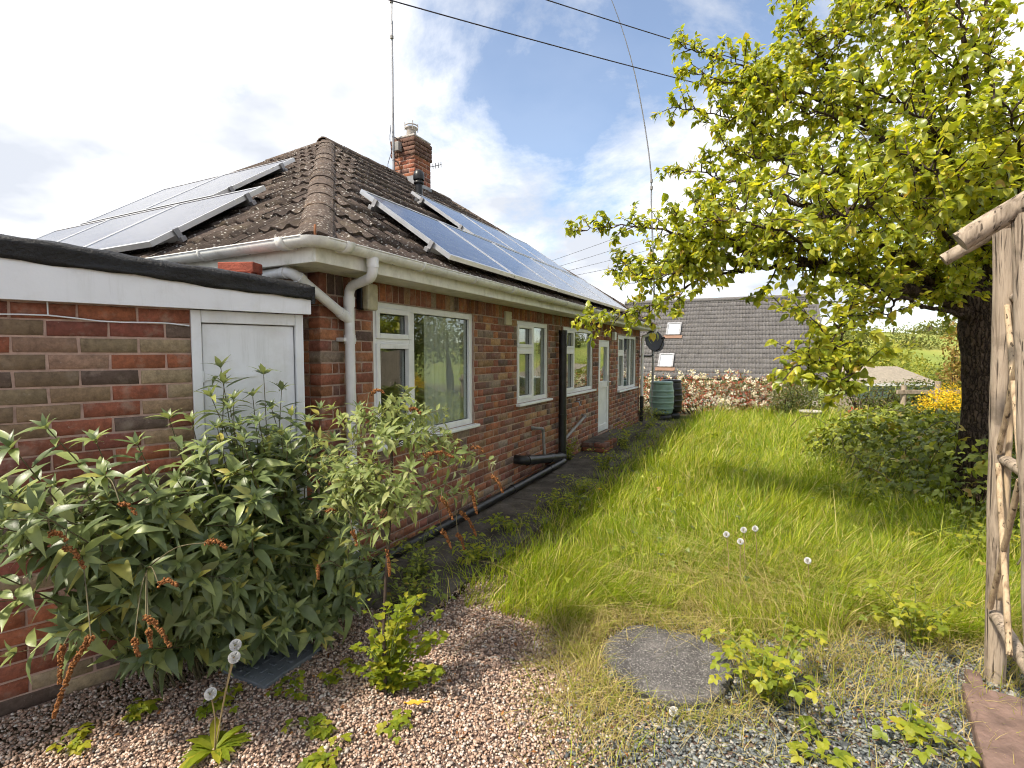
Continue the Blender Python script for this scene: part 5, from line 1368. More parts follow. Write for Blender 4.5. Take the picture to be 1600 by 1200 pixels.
def shoot(label, base, stems, mat, size, variants, cat='bramble', name='bramble_shoot', group='young bramble shoots', spacing=0.055, stemmat='gstem', nind=40, r=0.0035):
    """stems: list of polylines (offsets from base)"""
    t = thing(name, label, cat, base, group); b = Vector(base); P, D_, N_ = [], [], []
    for st in stems:
        c = curve([b + Vector(s_) for s_ in st], 6); q = MB(); q.tube(c, list(np.linspace(r, r * 0.4, len(c))), 5, caps=False); q.build('stem', M[stemmat], t)
        L = 0
        for i in range(1, len(c)):
            L += (c[i] - c[i - 1]).length
            if L > spacing:
                L = 0; ax_ = (c[i] - c[i - 1]).normalized()
                for sgn in (random.random() * 6.28, random.random() * 6.28):
                    d_ = (ax_ * 0.3 + Vector((math.cos(sgn), math.sin(sgn), 0.15))).normalized(); P.append(c[i] + d_ * 0.015); D_.append(d_); N_.append(Vector((random.gauss(0, .3) - 0.1, random.gauss(0, .3) - .25, 1)))
        P.append(c[-1]); D_.append((c[-1] - c[-2]).normalized()); N_.append(Vector((0, -0.3, 1)))
    Mx = frames(np.array([list(v) for v in D_]), np.array([list(v) for v in N_])) * (size * rng.uniform(0.6, 1.25, len(P)))[:, None, None]
    scatter('leaf', 'small_leaves', variants, np.array([list(v) for v in P]), Mx, rng.integers(0, len(variants), len(P)), M[mat], t, nind)
    return t
def arcs(n, h, spread, seed):
    r = random.Random(seed); out = []
    for i in range(n):
        a = r.uniform(0, 6.28); s_ = spread * r.uniform(0.4, 1); hh = h * r.uniform(0.5, 1); dx, dy = math.cos(a) * s_, math.sin(a) * s_
        out.append([(dx * 0.1, dy * 0.1, 0), (dx * 0.35, dy * 0.35, hh * 0.6), (dx * 0.75, dy * 0.75, hh), (dx * 1.1, dy * 1.1, hh * 0.85)])
    return out
gp = lambda px, py: tuple(gnd(px, py))
for (px, py, n, h, s_, lab) in ((1205, 1100, 9, 0.36, 0.34, 'largest young bramble with yellow-green leaves right of stone slab'), (1285, 1185, 4, 0.10, 0.2, 'low bramble sprig in slate chippings at bottom edge'), (1430, 1010, 5, 0.34, 0.3, 'young bramble reaching towards pergola post'),
                               (1520, 880, 6, 0.42, 0.35, 'bright bramble sprays just left of pergola post'), (1420, 1165, 4, 0.14, 0.16, 'yellowing sprig in slate chippings near timber edging'), (1330, 800, 5, 0.35, 0.35, 'bramble sprays at lawn edge before thicket'), (910, 900, 4, 0.14, 0.16, 'small weed sprig at left lawn edge')):
    shoot(lab, gp(px, py), arcs(int(n * 1.6), h, s_, px), 'shoot', 0.040, TRI)
for (px, py, lab) in ((110, 1170, 'small leafy seedling in gravel at far bottom left'), (490, 1140, 'seedling pair in pink gravel below the metal cover'), (620, 1150, 'tiny seedling in gravel below yellow-green weed'), (505, 1190, 'seedling at bottom edge left of centre'),
                      (190, 1130, 'low seedling under hanging dried flower spike'), (460, 1085, 'low weeds beside the metal cover'), (540, 1060, 'small strawberry-like weed left of yellow-green weed'), (1560, 1130, 'small weed growing on timber edging'), (350, 1100, 'low weed behind dandelion stalks'), (660, 1060, 'seedling right of yellow-green weed')):
    shoot(lab, gp(px, py), arcs(5, 0.05, 0.10, px), 'weed', 0.034, TRI, 'weed', 'seedling', 'seedlings in the gravel', 0.035, nind=20, r=0.002)
# weeds rooted along the path edge
for i, (px, py, h, s_, lab) in enumerate(((870, 800, 0.2, 0.28, 'leafy weed clump on the path near drain pipe'), (905, 775, 0.22, 0.25, 'leafy weed clump at path edge before soil pipe'), (945, 735, 0.3, 0.3, 'weed clump on path by brick step'), (975, 705, 0.42, 0.35, 'tall weed clump in front of back door step'), (1000, 690, 0.5, 0.4, 'tall spindly weeds by far window'),
                                    (1020, 668, 0.5, 0.35, 'weeds before the green water butt'), (890, 722, 0.35, 0.16, 'weed growing at foot of black soil pipe'), (800, 830, 0.16, 0.3, 'low weeds over near path edge'), (745, 880, 0.2, 0.3, 'weeds at near corner of path'), (655, 905, 0.3, 0.3, 'dark weeds behind the sapling stem'),
                                    (560, 930, 0.35, 0.35, 'dark green weeds below the downpipe'), (500, 960, 0.3, 0.35, 'dark weeds under the buddleia'), (640, 950, 0.22, 0.25, 'weeds beside yellow-green weed'))):
    shoot(lab, gp(px, py), arcs(16, h, s_, i + 50), 'bramble' if px < 700 else 'shoot', 0.048, SMALL, 'weed', 'path_weed', 'weeds along the path', 0.035, 'gstem', 40, 0.0025)

# ------------------------------------------------------------------ buddleias
def spray(c, t, P, D_, N_, S_, size, gap, first, shade=(0, -0.2, 1.0)):
    """opposite leaf pairs along a stem, with an upright tuft at the tip"""
    L = 0; k = random.randrange(2); tot = sum((c[i + 1] - c[i]).length for i in range(len(c) - 1)); acc = 0
    for i in range(1, len(c)):
        sl = (c[i] - c[i - 1]).length; L += sl; acc += sl; f = acc / tot
        if f < first or L < gap: continue
        L = 0; k += 1; ax_ = (c[i] - c[i - 1]).normalized(); s1 = ax_.orthogonal().normalized(); s2 = ax_.cross(s1); a = (k % 2) * math.pi / 2 + random.uniform(-.3, .3)
        for sg in (0, math.pi):
            o_ = s1 * math.cos(a + sg) + s2 * math.sin(a + sg); d_ = (o_ + ax_ * 0.55 + Vector((0, 0, -0.05))).normalized()
            P.append(c[i] + o_ * 0.006); D_.append(d_); N_.append((ax_ * 0.7 + Vector(shade) + Vector((random.gauss(0, .2), random.gauss(0, .2), 0))).normalized()); S_.append(size * random.uniform(0.55, 1.2) * np.interp(f, [0, 0.75, 1.0], [0.9, 1.0, 0.55]))
    ax_ = (c[-1] - c[-2]).normalized()
    for j in range(6):
        a = j * 1.05; s1 = ax_.orthogonal().normalized(); s2 = ax_.cross(s1); o_ = s1 * math.cos(a) + s2 * math.sin(a); w_ = 0.35 if j < 3 else 0.9
        P.append(c[-1].copy()); D_.append((ax_ + o_ * w_).normalized()); N_.append((o_ * -0.6 + ax_ + Vector((0, -.2, .3))).normalized()); S_.append(size * (0.36 if j < 3 else 0.55))
def panicle(c0, d_, L, parent, root=None, mat='panicle'):
    if root is not None and (Vector(root) - Vector(c0)).length < 0.35:
        q = MB(); c0v = Vector(c0); q.tube(curve([Vector(root), Vector(root).lerp(c0v, 0.5) + Vector((0, 0, 0.03)), c0v], 5), 0.0022, 5, caps=False); q.build('stem', M['stem'], parent)
    n = int(L * 1500); a = rng.random(n); d_ = Vector(d_).normalized(); pts = curve([Vector(c0), Vector(c0) + d_ * L * 0.5 + Vector((0, 0, 0.01)), Vector(c0) + d_ * L + Vector((0, 0, -0.15 * L))], 6)
    pp = np.array([list(p) for p in pts]); P = np.stack([np.interp(a, np.linspace(0, 1, len(pp)), pp[:, i]) for i in range(3)], 1)
    P += unit(rng.normal(size=(n, 3))) * (0.011 * (1 - 0.6 * a) * rng.uniform(0.5, 1.1, n))[:, None]
    V, F, r_ = bake([(ICO[0] * np.array([1, 1, 1.3]), ICO[1])], P, frames(rand_dirs(n), rand_dirs(n)) * rng.uniform(0.0022, 0.0045, n)[:, None, None], np.zeros(n, int), rng.random(n))
    o_ = obj('dried_flower_spike', mesh('dried_flower_spike', V, F, M[mat], False, r_), parent)
    return o_
def buddleia(label, base, tips, size, gap, mat, nind, first, r0, stemmat='stem', sub=(), lean=(0.5, -0.7, 0)):
    t = thing('buddleia', label, 'shrub', base); P, D_, N_, S_ = [], [], [], []
    for (b, e, lift) in tips:
        b, e = Vector(b), Vector(e); mid = b.lerp(e, 0.5) + Vector((0, 0, lift)) + Vector((random.uniform(-.05, .05), random.uniform(-.05, .05), 0))
        c = curve([b, b.lerp(mid, 0.5) + Vector((random.uniform(-.02, .02), random.uniform(-.02, .02), 0.04)), mid, e], 9)
        q = MB(); q.tube(c, list(np.linspace(r0, r0 * 0.3, len(c))), 6, caps=False); q.build('stem', M[stemmat], t)
        spray(c, t, P, D_, N_, S_, size, gap, first)
        for f in sub:
            i = int(f * (len(c) - 1)); a = random.uniform(0, 6.28); o_ = (Vector((math.cos(a), math.sin(a), random.uniform(0.0, 0.5))) + Vector(lean) * 0.7).normalized(); L = size * random.uniform(0.9, 1.7)
            c2 = curve([c[i], c[i] + o_ * L * 0.5 + Vector((0, 0, 0.02)), c[i] + o_ * L + Vector((0, 0, random.uniform(-0.03, 0.05)))], 7)
            q = MB(); q.tube(c2, list(np.linspace(r0 * 0.5, r0 * 0.2, len(c2))), 5, caps=False); q.build('stem', M[stemmat], t)
            spray(c2, t, P, D_, N_, S_, size * 0.85, gap * 0.8, 0.25)
    global LASTP; LASTP = [p.copy() for p in P]
    Mx = frames(np.array([list(v) for v in D_]), np.array([list(v) for v in N_])) * np.array(S_)[:, None, None]
    scatter('leaf', 'small_leaves', BUD, np.array([list(v) for v in P]), Mx, rng.integers(0, 4, len(P)), M[mat], t, nind)
    return t
tips = []
def tp(px, py, Y, off=None, lift=0.12):
    e = at(px, py, Y); s_ = np.clip((Vector((e.x, e.y, 0)) - G0).dot(GD), -0.35, 1.6)
    b = G(np.clip(s_ * 0.42 + 0.12, 0.0, 0.72) + random.uniform(-.12, .12), 0.16 + random.uniform(0, .14), 0.0)
    tips.append((b, e, lift))
# upper outline of the bush
for px, py, Y in ((345, 575, 2.65), (412, 585, 2.75), (440, 610, 2.8), (500, 640, 2.85), (560, 640, 2.85), (360, 640, 2.5), (300, 660, 2.4), (265, 655, 2.3), (215, 695, 2.1), (150, 690, 1.95), (75, 670, 1.85), (20, 700, 1.75), (-40, 720, 1.7), (320, 700, 2.2), (380, 690, 2.35), (450, 690, 2.5), (520, 690, 2.6)):
    tp(px, py, Y)
rs = random.Random(5)
for i in range(46):
    px = rs.uniform(-60, 560); Y = np.interp(px, [0, 560], [1.6, 2.55]) + rs.uniform(-0.10, 0.35)
    tp(px, np.interp(px, [0, 200, 560], [rs.uniform(720, 890), rs.uniform(730, 930), rs.uniform(690, 900)]), Y, lift=rs.uniform(0.08, 0.28))
for px, py, Y in ((350, 600, 2.62), (365, 625, 2.58), (395, 620, 2.68), (425, 640, 2.7), (455, 650, 2.7), (330, 620, 2.55), (405, 660, 2.5), (480, 660, 2.7), (375, 665, 2.45), (440, 680, 2.55), (340, 670, 2.4)):
    tp(px, py, Y, lift=0.15)
for i in range(26):                                           # low shoots at the foot
    px = rs.uniform(215, 560); Y = np.interp(px, [100, 560], [1.85, 2.75]) + rs.uniform(-0.1, 0.3)
    tp(px, np.interp(px, [100, 560], [rs.uniform(980, 1100), rs.uniform(850, 960)]), Y, lift=0.06)
bud1 = buddleia('large dark green buddleia bush against the garage wall', tuple(G(0.6, 0.2, 0)), tips, 0.180, 0.060, 'bud', 300, 0.22, 0.006, sub=(0.45, 0.62, 0.78))
for px, py, Y, L, d_ in ((142, 995, 1.55, 0.26, (-0.5, 0, -0.85)), (98, 1010, 1.6, 0.11, (-0.15, 0, -0.95)), (228, 965, 1.6, 0.11, (0.7, 0, -0.75)), (210, 1000, 1.6, 0.05, (0.2, 0, -1)), (322, 848, 1.85, 0.075, (0.95, 0, -0.1)), (80, 835, 1.65, 0.05, (0.9, 0, -0.2)), (103, 855, 1.65, 0.08, (0.7, 0, -0.7)), (188, 788, 1.75, 0.06, (0.8, 0, -0.4)), (497, 885, 2.3, 0.05, (0, 0, -1)), (248, 913, 1.65, 0.06, (1, 0, 0.1)), (232, 985, 1.65, 0.05, (0.1, 0, -1))):
    p_ = at(px, py, Y); panicle(p_, d_, L, bud1, min(LASTP, key=lambda e: (Vector(e) - p_).length))
SB = Vector((-0.59, 2.30, 0)); tips = []
knee = [at(603, 905, 2.32), at(610, 800, 2.34), at(612, 700, 2.36)]
def sp_(px, py, Y, k=1, lift=0.04): tips.append((knee[k], at(px, py, Y), lift))
for px, py, Y in ((632, 610, 2.4), (665, 640, 2.45), (610, 640, 2.3), (570, 650, 2.3), (535, 660, 2.35), (700, 680, 2.5), (735, 710, 2.5), (768, 722, 2.5), (690, 640, 2.4), (650, 690, 2.2), (590, 700, 2.15), (720, 740, 2.35), (680, 730, 2.2)): sp_(px, py, Y, 2)
for px, py, Y in ((520, 720, 2.3), (500, 760, 2.3), (560, 740, 2.15), (530, 800, 2.3), (620, 760, 2.1), (660, 790, 2.2), (700, 770, 2.3), (740, 770, 2.4), (575, 790, 2.2), (640, 730, 2.1), (600, 840, 2.25), (545, 850, 2.4), (500, 690, 2.5), (560, 690, 2.5), (485, 660, 2.45), (470, 720, 2.4), (520, 640, 2.5), (490, 800, 2.4), (540, 760, 2.4), (580, 720, 2.4)): sp_(px, py, Y, 1, 0.02)
sap = buddleia('tall thin buddleia sapling with pale leaves and rusty dried flowers', tuple(SB), tips, 0.090, 0.030, 'bud2', 300, 0.30, 0.003, sub=(0.55, 0.8), lean=(0, 0, 0))
m = MB(); m.tube(curve([SB, at(600, 1000, 2.31), knee[0], knee[1], knee[2]], 6), list(np.linspace(0.009, 0.006, 25)), 7); m.build('main_stem', M['twig'], sap)
for px, py, Y, L, d_ in ((665, 712, 2.2, 0.12, (1, 0, 0.1)), (735, 765, 2.35, 0.10, (0.3, 0, -1)), (770, 745, 2.4, 0.08, (0.6, 0, -0.8)), (690, 780, 2.25, 0.09, (0.5, 0, -0.8)), (550, 830, 2.25, 0.06, (0.3, 0, -0.9)), (605, 860, 2.25, 0.10, (0.1, 0, -1)), (690, 830, 2.3, 0.08, (0.5, 0, -0.8)), (720, 800, 2.4, 0.12, (0.6, 0, -0.8)), (580, 615, 2.35, 0.06, (0.9, 0, 0.2)), (640, 640, 2.3, 0.05, (1, 0, -0.2)), (740, 700, 2.45, 0.05, (1, 0, -.2)), (510, 800, 2.3, 0.05, (0.9, 0, .1)), (715, 835, 2.3, 0.07, (0.4, 0, -0.8))):
    p_ = at(px, py, Y); panicle(p_, d_, L, sap, min(LASTP, key=lambda e: (Vector(e) - p_).length))
# yellow-green celandine at the foot of the sapling
WB = Vector((-0.585, 2.33, 0)); st = []
rs = random.Random(3)
for i in range(40):
    e = at(rs.uniform(552, 690), rs.uniform(930, 1065), rs.uniform(2.2, 2.45)) - WB
    st.append([(rs.uniform(-.02, .02), rs.uniform(-.02, .02), 0), (e.x * 0.25, e.y * 0.3, e.z * 0.5), (e.x * 0.6, e.y * 0.6, e.z * 0.85), tuple(e)])
shoot('bright yellow-green celandine weed at foot of the sapling', tuple(WB), st, 'weed', 0.038, LOB, 'weed', 'celandine', None, 0.045, 'gstem', 200)
# fallen yellow leaf
m = leaf_data(0.30, 8, 0.5, -0.3, 0.4, 0.2, 0.05, 2); c = gnd(650, 1112, 0.03)
o = obj('fallen_leaf', mesh('fallen_leaf', m[0] * 0.12 @ rotz(-1.9).T + np.array([c.x - 0.06, c.y + 0.03, 0.05]), m[1], simple('orange_leaf', (0.60, 0.30, 0.03), 0.6), True)); tag(o, 'fallen orange-yellow leaf lying on pink gravel', 'leaf')

# ------------------------------------------------------------------ rustic arch
P1, P2 = Vector((2.30, 2.39, 0)), Vector((2.00, 1.96, 0)); SD = (P1 - P2).normalized(); PR = Vector((SD.y, -SD.x, 0))
arch = thing('rustic_arch', 'rustic pole garden arch at right edge of view', 'arch', P1)
def pole(name, a, b, r, mat='rustic', wob_=0.003, seg=14):
    a, b = Vector(a), Vector(b); n = 10; pts = [a.lerp(b, i / n) + Vector((random.uniform(-1, 1), random.uniform(-1, 1), random.uniform(-1, 1))) * wob_ for i in range(n + 1)]
    q = MB(); q.tube(pts, [r * random.uniform(0.97, 1.03) for _ in pts], seg, jit=0.02); q.build(name, M[mat], arch)
W4 = 1.15
pole('post', (2.345, 2.40, 0), (2.265, 2.39, 2.17), 0.041); pole('post', (2.105, 1.95, 0), (1.945, 1.97, 2.13), 0.044); pole('post', P1 + PR * W4, P1 + PR * W4 + ZV * 2.17, 0.046); pole('post', P2 + PR * W4, P2 + PR * W4 + ZV * 2.13, 0.05)
ang = 0.66
for PB, dz, r_ in ((P2 - SD * 0.02, 0.0, 0.042), (P1 + SD * 0.02, 0.01, 0.031)):
    z0 = 2.205 + dz; mid_ = W4 / 2
    pole('rafter', PB + PR * -0.235 + ZV * (z0 - 0.235 * ang), PB + PR * (mid_ + 0.03) + ZV * (z0 + (mid_ + 0.03) * ang), r_, wob_=0.003)
    pole('rafter', PB + PR * (W4 + 0.235) + ZV * (z0 - 0.235 * ang), PB + PR * (mid_ - 0.0) + SD * 0.06 + ZV * (z0 + mid_ * ang), r_, wob_=0.003)
for z, r_ in ((1.11, 0.025), (0.36, 0.027), (1.86, 0.024)):
    pole('rail', P1 - SD * 0.01 + PR * 0.015 + ZV * z, P2 - SD * 0.02 + PR * 0.05 + ZV * (z - 0.02), r_)
    pole('rail', P1 + PR * W4 + SD * 0.06 + ZV * z, P2 + PR * W4 - SD * 0.06 + ZV * z, r_)
for a, b in ((0.40, 1.10), (1.09, 0.38), (1.14, 1.84), (1.82, 1.15)):
    pole('lath', P1 - SD * 0.05 - PR * 0.012 + ZV * a, P2 + SD * 0.05 - PR * 0.012 + ZV * b, 0.0115, 'rustic2', 0.001, 8)
pole('lath', P1 - SD * 0.06 + PR * 0.02 + ZV * 0.45, P1 - SD * 0.05 + PR * 0.02 + ZV * 2.0, 0.0115, 'rustic2', 0.001, 8)
# timber edging
fe = lambda a, b, c: Vector((2.16, 2.34, 0)) - SD * a + PR * b + ZV * c
t = MB(); t.box(fe, 0.06, 0.95, -0.03, 0.26, 0.0, 0.075, 0.012); tag(t.build('timber_edging', M['sleeper'], None), 'wide reddish timber edging board under the rustic arch', 'edging')
t = MB(); t.box(fe, -0.12, 0.05, 0.0, 0.06, 0.0, 0.06, 0.012); tag(t.build('timber_edging', M['sleeper'], None), 'short dark timber edging stub at foot of the arch post', 'edging')

# ------------------------------------------------------------------ slab, cover, dandelions
V = []; r = random.Random(4); n = 26; c = Vector((0.79, 2.52, 0))
out = [(c.x + math.cos(2 * math.pi * i / n) * 0.315 * (1 + 0.07 * math.sin(3 * i * 2 * math.pi / n + 1) + r.uniform(-.05, .05)), c.y + math.sin(2 * math.pi * i / n) * 0.31 * (1 + 0.06 * math.sin(4 * i * 2 * math.pi / n) + r.uniform(-.05, .05))) for i in range(n)]
rings = [(1.0, 0.0), (1.02, 0.035), (0.985, 0.052), (0.94, 0.058), (0.6, 0.062), (0.25, 0.060)]
V = [(c.x + (x - c.x) * k, c.y + (y - c.y) * k, h_ + (random.uniform(-.003, .003) if h_ > 0.03 else 0)) for k, h_ in rings for x, y in out]; V.append((c.x, c.y, 0.06))
F = [(j * n + i, j * n + (i + 1) % n, (j + 1) * n + (i + 1) % n, (j + 1) * n + i) for j in range(len(rings) - 1) for i in range(n)] + [((len(rings) - 1) * n + i, (len(rings) - 1) * n + (i + 1) % n, len(V) - 1) for i in range(n)]
tag(obj('stone_slab', mesh('stone_slab', V, F, M['slab'])), 'rough round grey stone slab set in grass and gravel', 'slab')
pl0 = Vector((-1.02, 2.66, 0)); dA = (Vector((-1.17, 2.34, 0)) - pl0).normalized(); dB = Vector((dA.y, -dA.x, 0))
if dB.x > 0: dB = -dB
fp = lambda a, b, cc_: pl0 + dA * a + dB * b + ZV * cc_
t = thing('inspection_cover', 'grey metal inspection cover half under the buddleia', 'drain cover', pl0)
m = MB(); m.box(fp, 0, 0.36, 0, 0.30, 0.0, 0.030, 0.004); m.build('plate', M['plate'], t)
q = MB()
for i in range(6):
    for j in range(5):
        a, b = 0.04 + i * 0.055, 0.035 + j * 0.056; d_ = 0.016
        if (i + j) % 2: q.box(fp, a, a + 0.034, b + 0.008, b + 0.020, 0.030, 0.034)
        else: q.box(fp, a + 0.010, a + 0.022, b, b + 0.034, 0.030, 0.034)
q.build('raised_tread', M['plate'], t)['kind'] = 'stuff'
CL = None
def clock_mesh():
    n = 130; d_ = rand_dirs(n); P, F = [], []
    for v in d_:
        v = Vector(v); o_ = v.orthogonal().normalized(); w_ = v.cross(o_)
        for e in (o_, w_, (o_ + w_) * 0.7):
            i = len(P); P += [v * 0.6 + e * 0.03, v * 1.0 + e * 0.28, v * 1.0 - e * 0.28]; F.append((i, i + 1, i + 2))
    return np.array([list(p) for p in P]), np.array(F)
CL = clock_mesh(); clock_me = mesh('seed_head', CL[0], CL[1], M['clock'])
def dandelion(label, foot, heads, rad=0.021, leaves=0):
    t = thing('dandelion', label, 'dandelion', foot, 'dandelion clocks'); b = Vector(foot)
    for h in heads:
        h = Vector(h); c = curve([b, b.lerp(h, 0.55) + Vector((random.uniform(-.012, .012), 0, 0)), h], 6)
        q = MB(); q.tube(c, 0.0026, 6); q.build('stalk', M['drystem'], t)
        obj('seed_head', clock_me, t, Matrix.Translation(h) @ Matrix.Scale(rad, 4))
    if leaves:
        P = []; D_ = []; N_ = []
        for i in range(leaves):
            a = random.uniform(0, 6.28); P.append(b + Vector((0, 0, 0.01))); D_.append((math.cos(a), math.sin(a), random.uniform(0.3, 1.0))); N_.append((-0.4 * math.cos(a), -0.4 * math.sin(a), 1))
        scatter('leaf', 'small_leaves', [leaf_data(0.25, 8, 0.3, 0.5, 0.65, 0, 0.02, 5)], np.array([list(p) for p in P]), frames(np.array(D_), np.array(N_)) * rng.uniform(0.09, 0.17, leaves)[:, None, None], np.zeros(leaves, int), M['weed'], t, leaves)
dandelion('dandelion plant with three white clocks on tall stalks in gravel', gp(335, 1178), [at(368, 1008, 1.98), at(366, 1027, 1.95), at(329, 1084, 1.93)], 0.022, 26)
for i, (px, py, Y, lab) in enumerate(((1135, 835, 3.3, 'leftmost dandelion clock of the cluster in the grass'), (1162, 828, 3.4, 'middle dandelion clock of the cluster in the grass'), (1180, 826, 3.45, 'rightmost dandelion clock of the cluster in the grass'), (1157, 846, 3.2, 'lowest dandelion clock of the cluster in the grass'), (1262, 876, 3.1, 'lone dandelion clock right of the cluster in the grass'), (1053, 1112, 2.15, 'dandelion clock just below the stone slab'))):
    h = at(px, py, Y); dandelion(lab, (h.x + 0.03, h.y + 0.02, 0), [h], 0.020)
h = at(937, 765, 5.2); t = thing('yellow_flower', 'single yellow flower at left edge of the lawn', 'flower', (h.x, h.y, 0)); m = MB(); m.tube([(h.x, h.y, 0), h], 0.003, 5); m.build('stalk', M['gstem'], t)
P = np.repeat(np.array([list(h)]), 14, 0); a = np.linspace(0, 6.28 * 2, 14); scatter('petal', 'petals', SMALL, P, frames(np.stack([np.cos(a), np.sin(a), 0.5 + 0 * a], 1), np.tile([0, 0, 1.0], (14, 1))) * 0.03, np.zeros(14, int), M['yellow'], t, 0)

# ------------------------------------------------------------------ gravel
def stones(name, label, n, region, smin, smax, mat, flat=0.6, dens=None):
    x = rng.uniform(region[0], region[1], n); y = region[2] + (region[3] - region[2]) * rng.random(n)
    keep = np.ones(n, bool)
    q = np.stack([x - G0.x, y - G0.y], 1); keep &= (q @ np.array([GN.x, GN.y]) > 0.01)
    vis, zf = in_view(np.stack([x, y, np.zeros(n)], 1)); keep &= vis | (np.abs(x) < zf * 1.15) & (y > 1.3)
    if dens is not None: keep &= rng.random(n) < dens(x, y)
    x, y = x[keep], y[keep]; n = len(x); print(name, n)
    s_ = rng.uniform(smin, smax, n) * (1 + 0.6 * (rng.random(n) < 0.04))
    sc = np.stack([s_ * rng.uniform(0.75, 1.3, n), s_ * rng.uniform(0.6, 1.0, n), s_ * flat * rng.uniform(0.6, 1.1, n)], 1)
    a = rng.uniform(0, 6.28, n); nrm = unit(np.stack([rng.normal(0, .35, n), rng.normal(0, .35, n), np.ones(n)], 1))
    Mx = frames(np.stack([np.cos(a), np.sin(a), 0 * a], 1), nrm) * sc[:, None, :]
    var = []; CV = np.array([(a, b, c_) for a in (-1, 1) for b in (-1, 1) for c_ in (-1, 1)], float) * 0.72; CF = np.array([(0, 1, 3, 2), (4, 6, 7, 5), (0, 4, 5, 1), (2, 3, 7, 6), (0, 2, 6, 4), (1, 5, 7, 3)])
    for k in range(7):
        r_ = np.random.default_rng(k); var.append((CV * (1 + r_.uniform(-.4, .3, CV.shape)), CF))
    V, F, rr = bake(var, np.stack([x, y, 0.006 + rng.uniform(-0.002, 0.010, n)], 1), Mx, rng.integers(0, 7, n), rng.random(n))
    o_ = obj(name, mesh(name, V, F, M[mat], False, rr)); tag(o_, label, 'gravel', kind='stuff')
slate_z = lambda x, y: smooth(0.15, 0.75, x - 0.35 * (y - 2.2) + 0.12 * wob(x, y, 4, 1.0))
stones('pink_gravel', 'pinkish brown gravel spread in front of the garage', 92000, (-2.3, 1.6, 1.35, 3.6), 0.0034, 0.0085, 'pink', 0.7, lambda x, y: (1 - slate_z(x, y)) * (1 - 0.8 * smooth(2.9, 3.5, y)))
stones('slate_chippings', 'blue grey slate chippings around the stone slab', 36000, (0.0, 2.6, 1.35, 3.1), 0.0045, 0.0125, 'slate', 0.5, lambda x, y: slate_z(x, y) * (1 - 0.6 * smooth(2.5, 3.0, y)))

# ------------------------------------------------------------------ grass
def blades(name, label, x, y, h, w, lean, mat, rn=None, curl=0.5, z0=0.0, cat='grass'):
    n = len(x); a = rng.uniform(0, 6.28, n); ca, sa = np.cos(a), np.sin(a)
    lx, ly = lean; V = np.zeros((n, 7, 3))
    for i, (t_, wf) in enumerate(((0, 1.0), (0.4, 0.9), (0.75, 0.6))):
        cx = x + lx * h * t_ ** 1.8; cy = y + ly * h * t_ ** 1.8; cz = z0 + h * t_ * (1 - curl * 0.5 * t_ * np.hypot(lx, ly))
        V[:, 2 * i] = np.stack([cx - ca * w * wf, cy - sa * w * wf, cz], 1); V[:, 2 * i + 1] = np.stack([cx + ca * w * wf, cy + sa * w * wf, cz], 1)
    V[:, 6] = np.stack([x + lx * h, y + ly * h, z0 + h * (1 - curl * 0.5 * np.hypot(lx, ly))], 1)
    b = (np.arange(n) * 7)[:, None]
    T = np.concatenate([b + np.array([0, 1, 3]), b + np.array([0, 3, 2]), b + np.array([2, 3, 5]), b + np.array([2, 5, 4]), b + np.array([4, 5, 6])], 0)
    rn = rng.random(n) if rn is None else rn
    o_ = obj(name, mesh(name, V.reshape(-1, 3), T, M[mat], True, np.repeat(rn, 7))); tag(o_, label, cat, kind='stuff'); print(name, n)
def hv(x, y): return (x - C0.x) * NV.x + (y - C0.y) * NV.y
n = 330000
y = 2.7 + (13.6 - 2.7) * rng.random(n) ** 1.25; x = rng.uniform(-1.0, 1.0, n) * (y * 1.02) ; x = np.where(x > 8.5, -99, x)
edge = 0.90 + 0.10 * wob(x, y, 2.2, 0.7)
k = (hv(x, y) > edge) & (y > 3.05 + 0.22 * wob(x, y, 3, 2) - 0.25 * (x > 1.2)) & (x > -0.3) & (rng.random(n) < np.interp(y, [3, 5, 8, 13.6], [1.0, 0.75, 0.5, 0.35]))
k &= ~((mound(x, y) > 0.35) & (rng.random(n) < 0.9))
k &= (hv(x, y) > edge + 0.25) | (rng.random(n) < 0.45)
x, y = x[k], y[k]; n = len(x)
cl = wob(x, y, 1.7, 0.2); h = (0.215 + 0.075 * cl + 0.075 * wob(x, y, 4.2, 1) + 0.03 * wob(x, y, 11, 2)) * rng.uniform(0.4, 1.35, n) * (1 + 0.7 * (rng.random(n) < 0.035)) * np.interp(y, [3, 4.2, 13], [0.85, 1.05, 1.15])
h *= np.clip((hv(x, y) - 0.55) / 0.8, 0.45, 1)
la = 0.6 + 2.2 * wob(x, y, 1.5, 4.0); lm = 0.38 + 0.34 * wob(x, y, 2.6, 3.0)
lean = (np.cos(la) * lm + rng.normal(0, .36, n), np.sin(la) * lm * 0.7 + rng.normal(0, .36, n) - 0.1)
w = rng.uniform(0.0016, 0.0034, n) * np.interp(y, [3, 6, 13], [1.0, 1.6, 2.6])
rn = np.clip(rng.beta(2, 2.2, n) * 0.86 + 0.16 * wob(x, y, 1.3, 6) + 0.08 * wob(x, y, 5, 2) + 0.35 * (rng.random(n) < 0.03 + 0.14 * np.clip(1 - (y - 3.05) / 0.8, 0, 1)), 0, 0.999)
blades('lawn_grass', 'long unmown green grass covering the lawn', x, y, np.maximum(h, 0.04), w, lean, 'grass', rn)
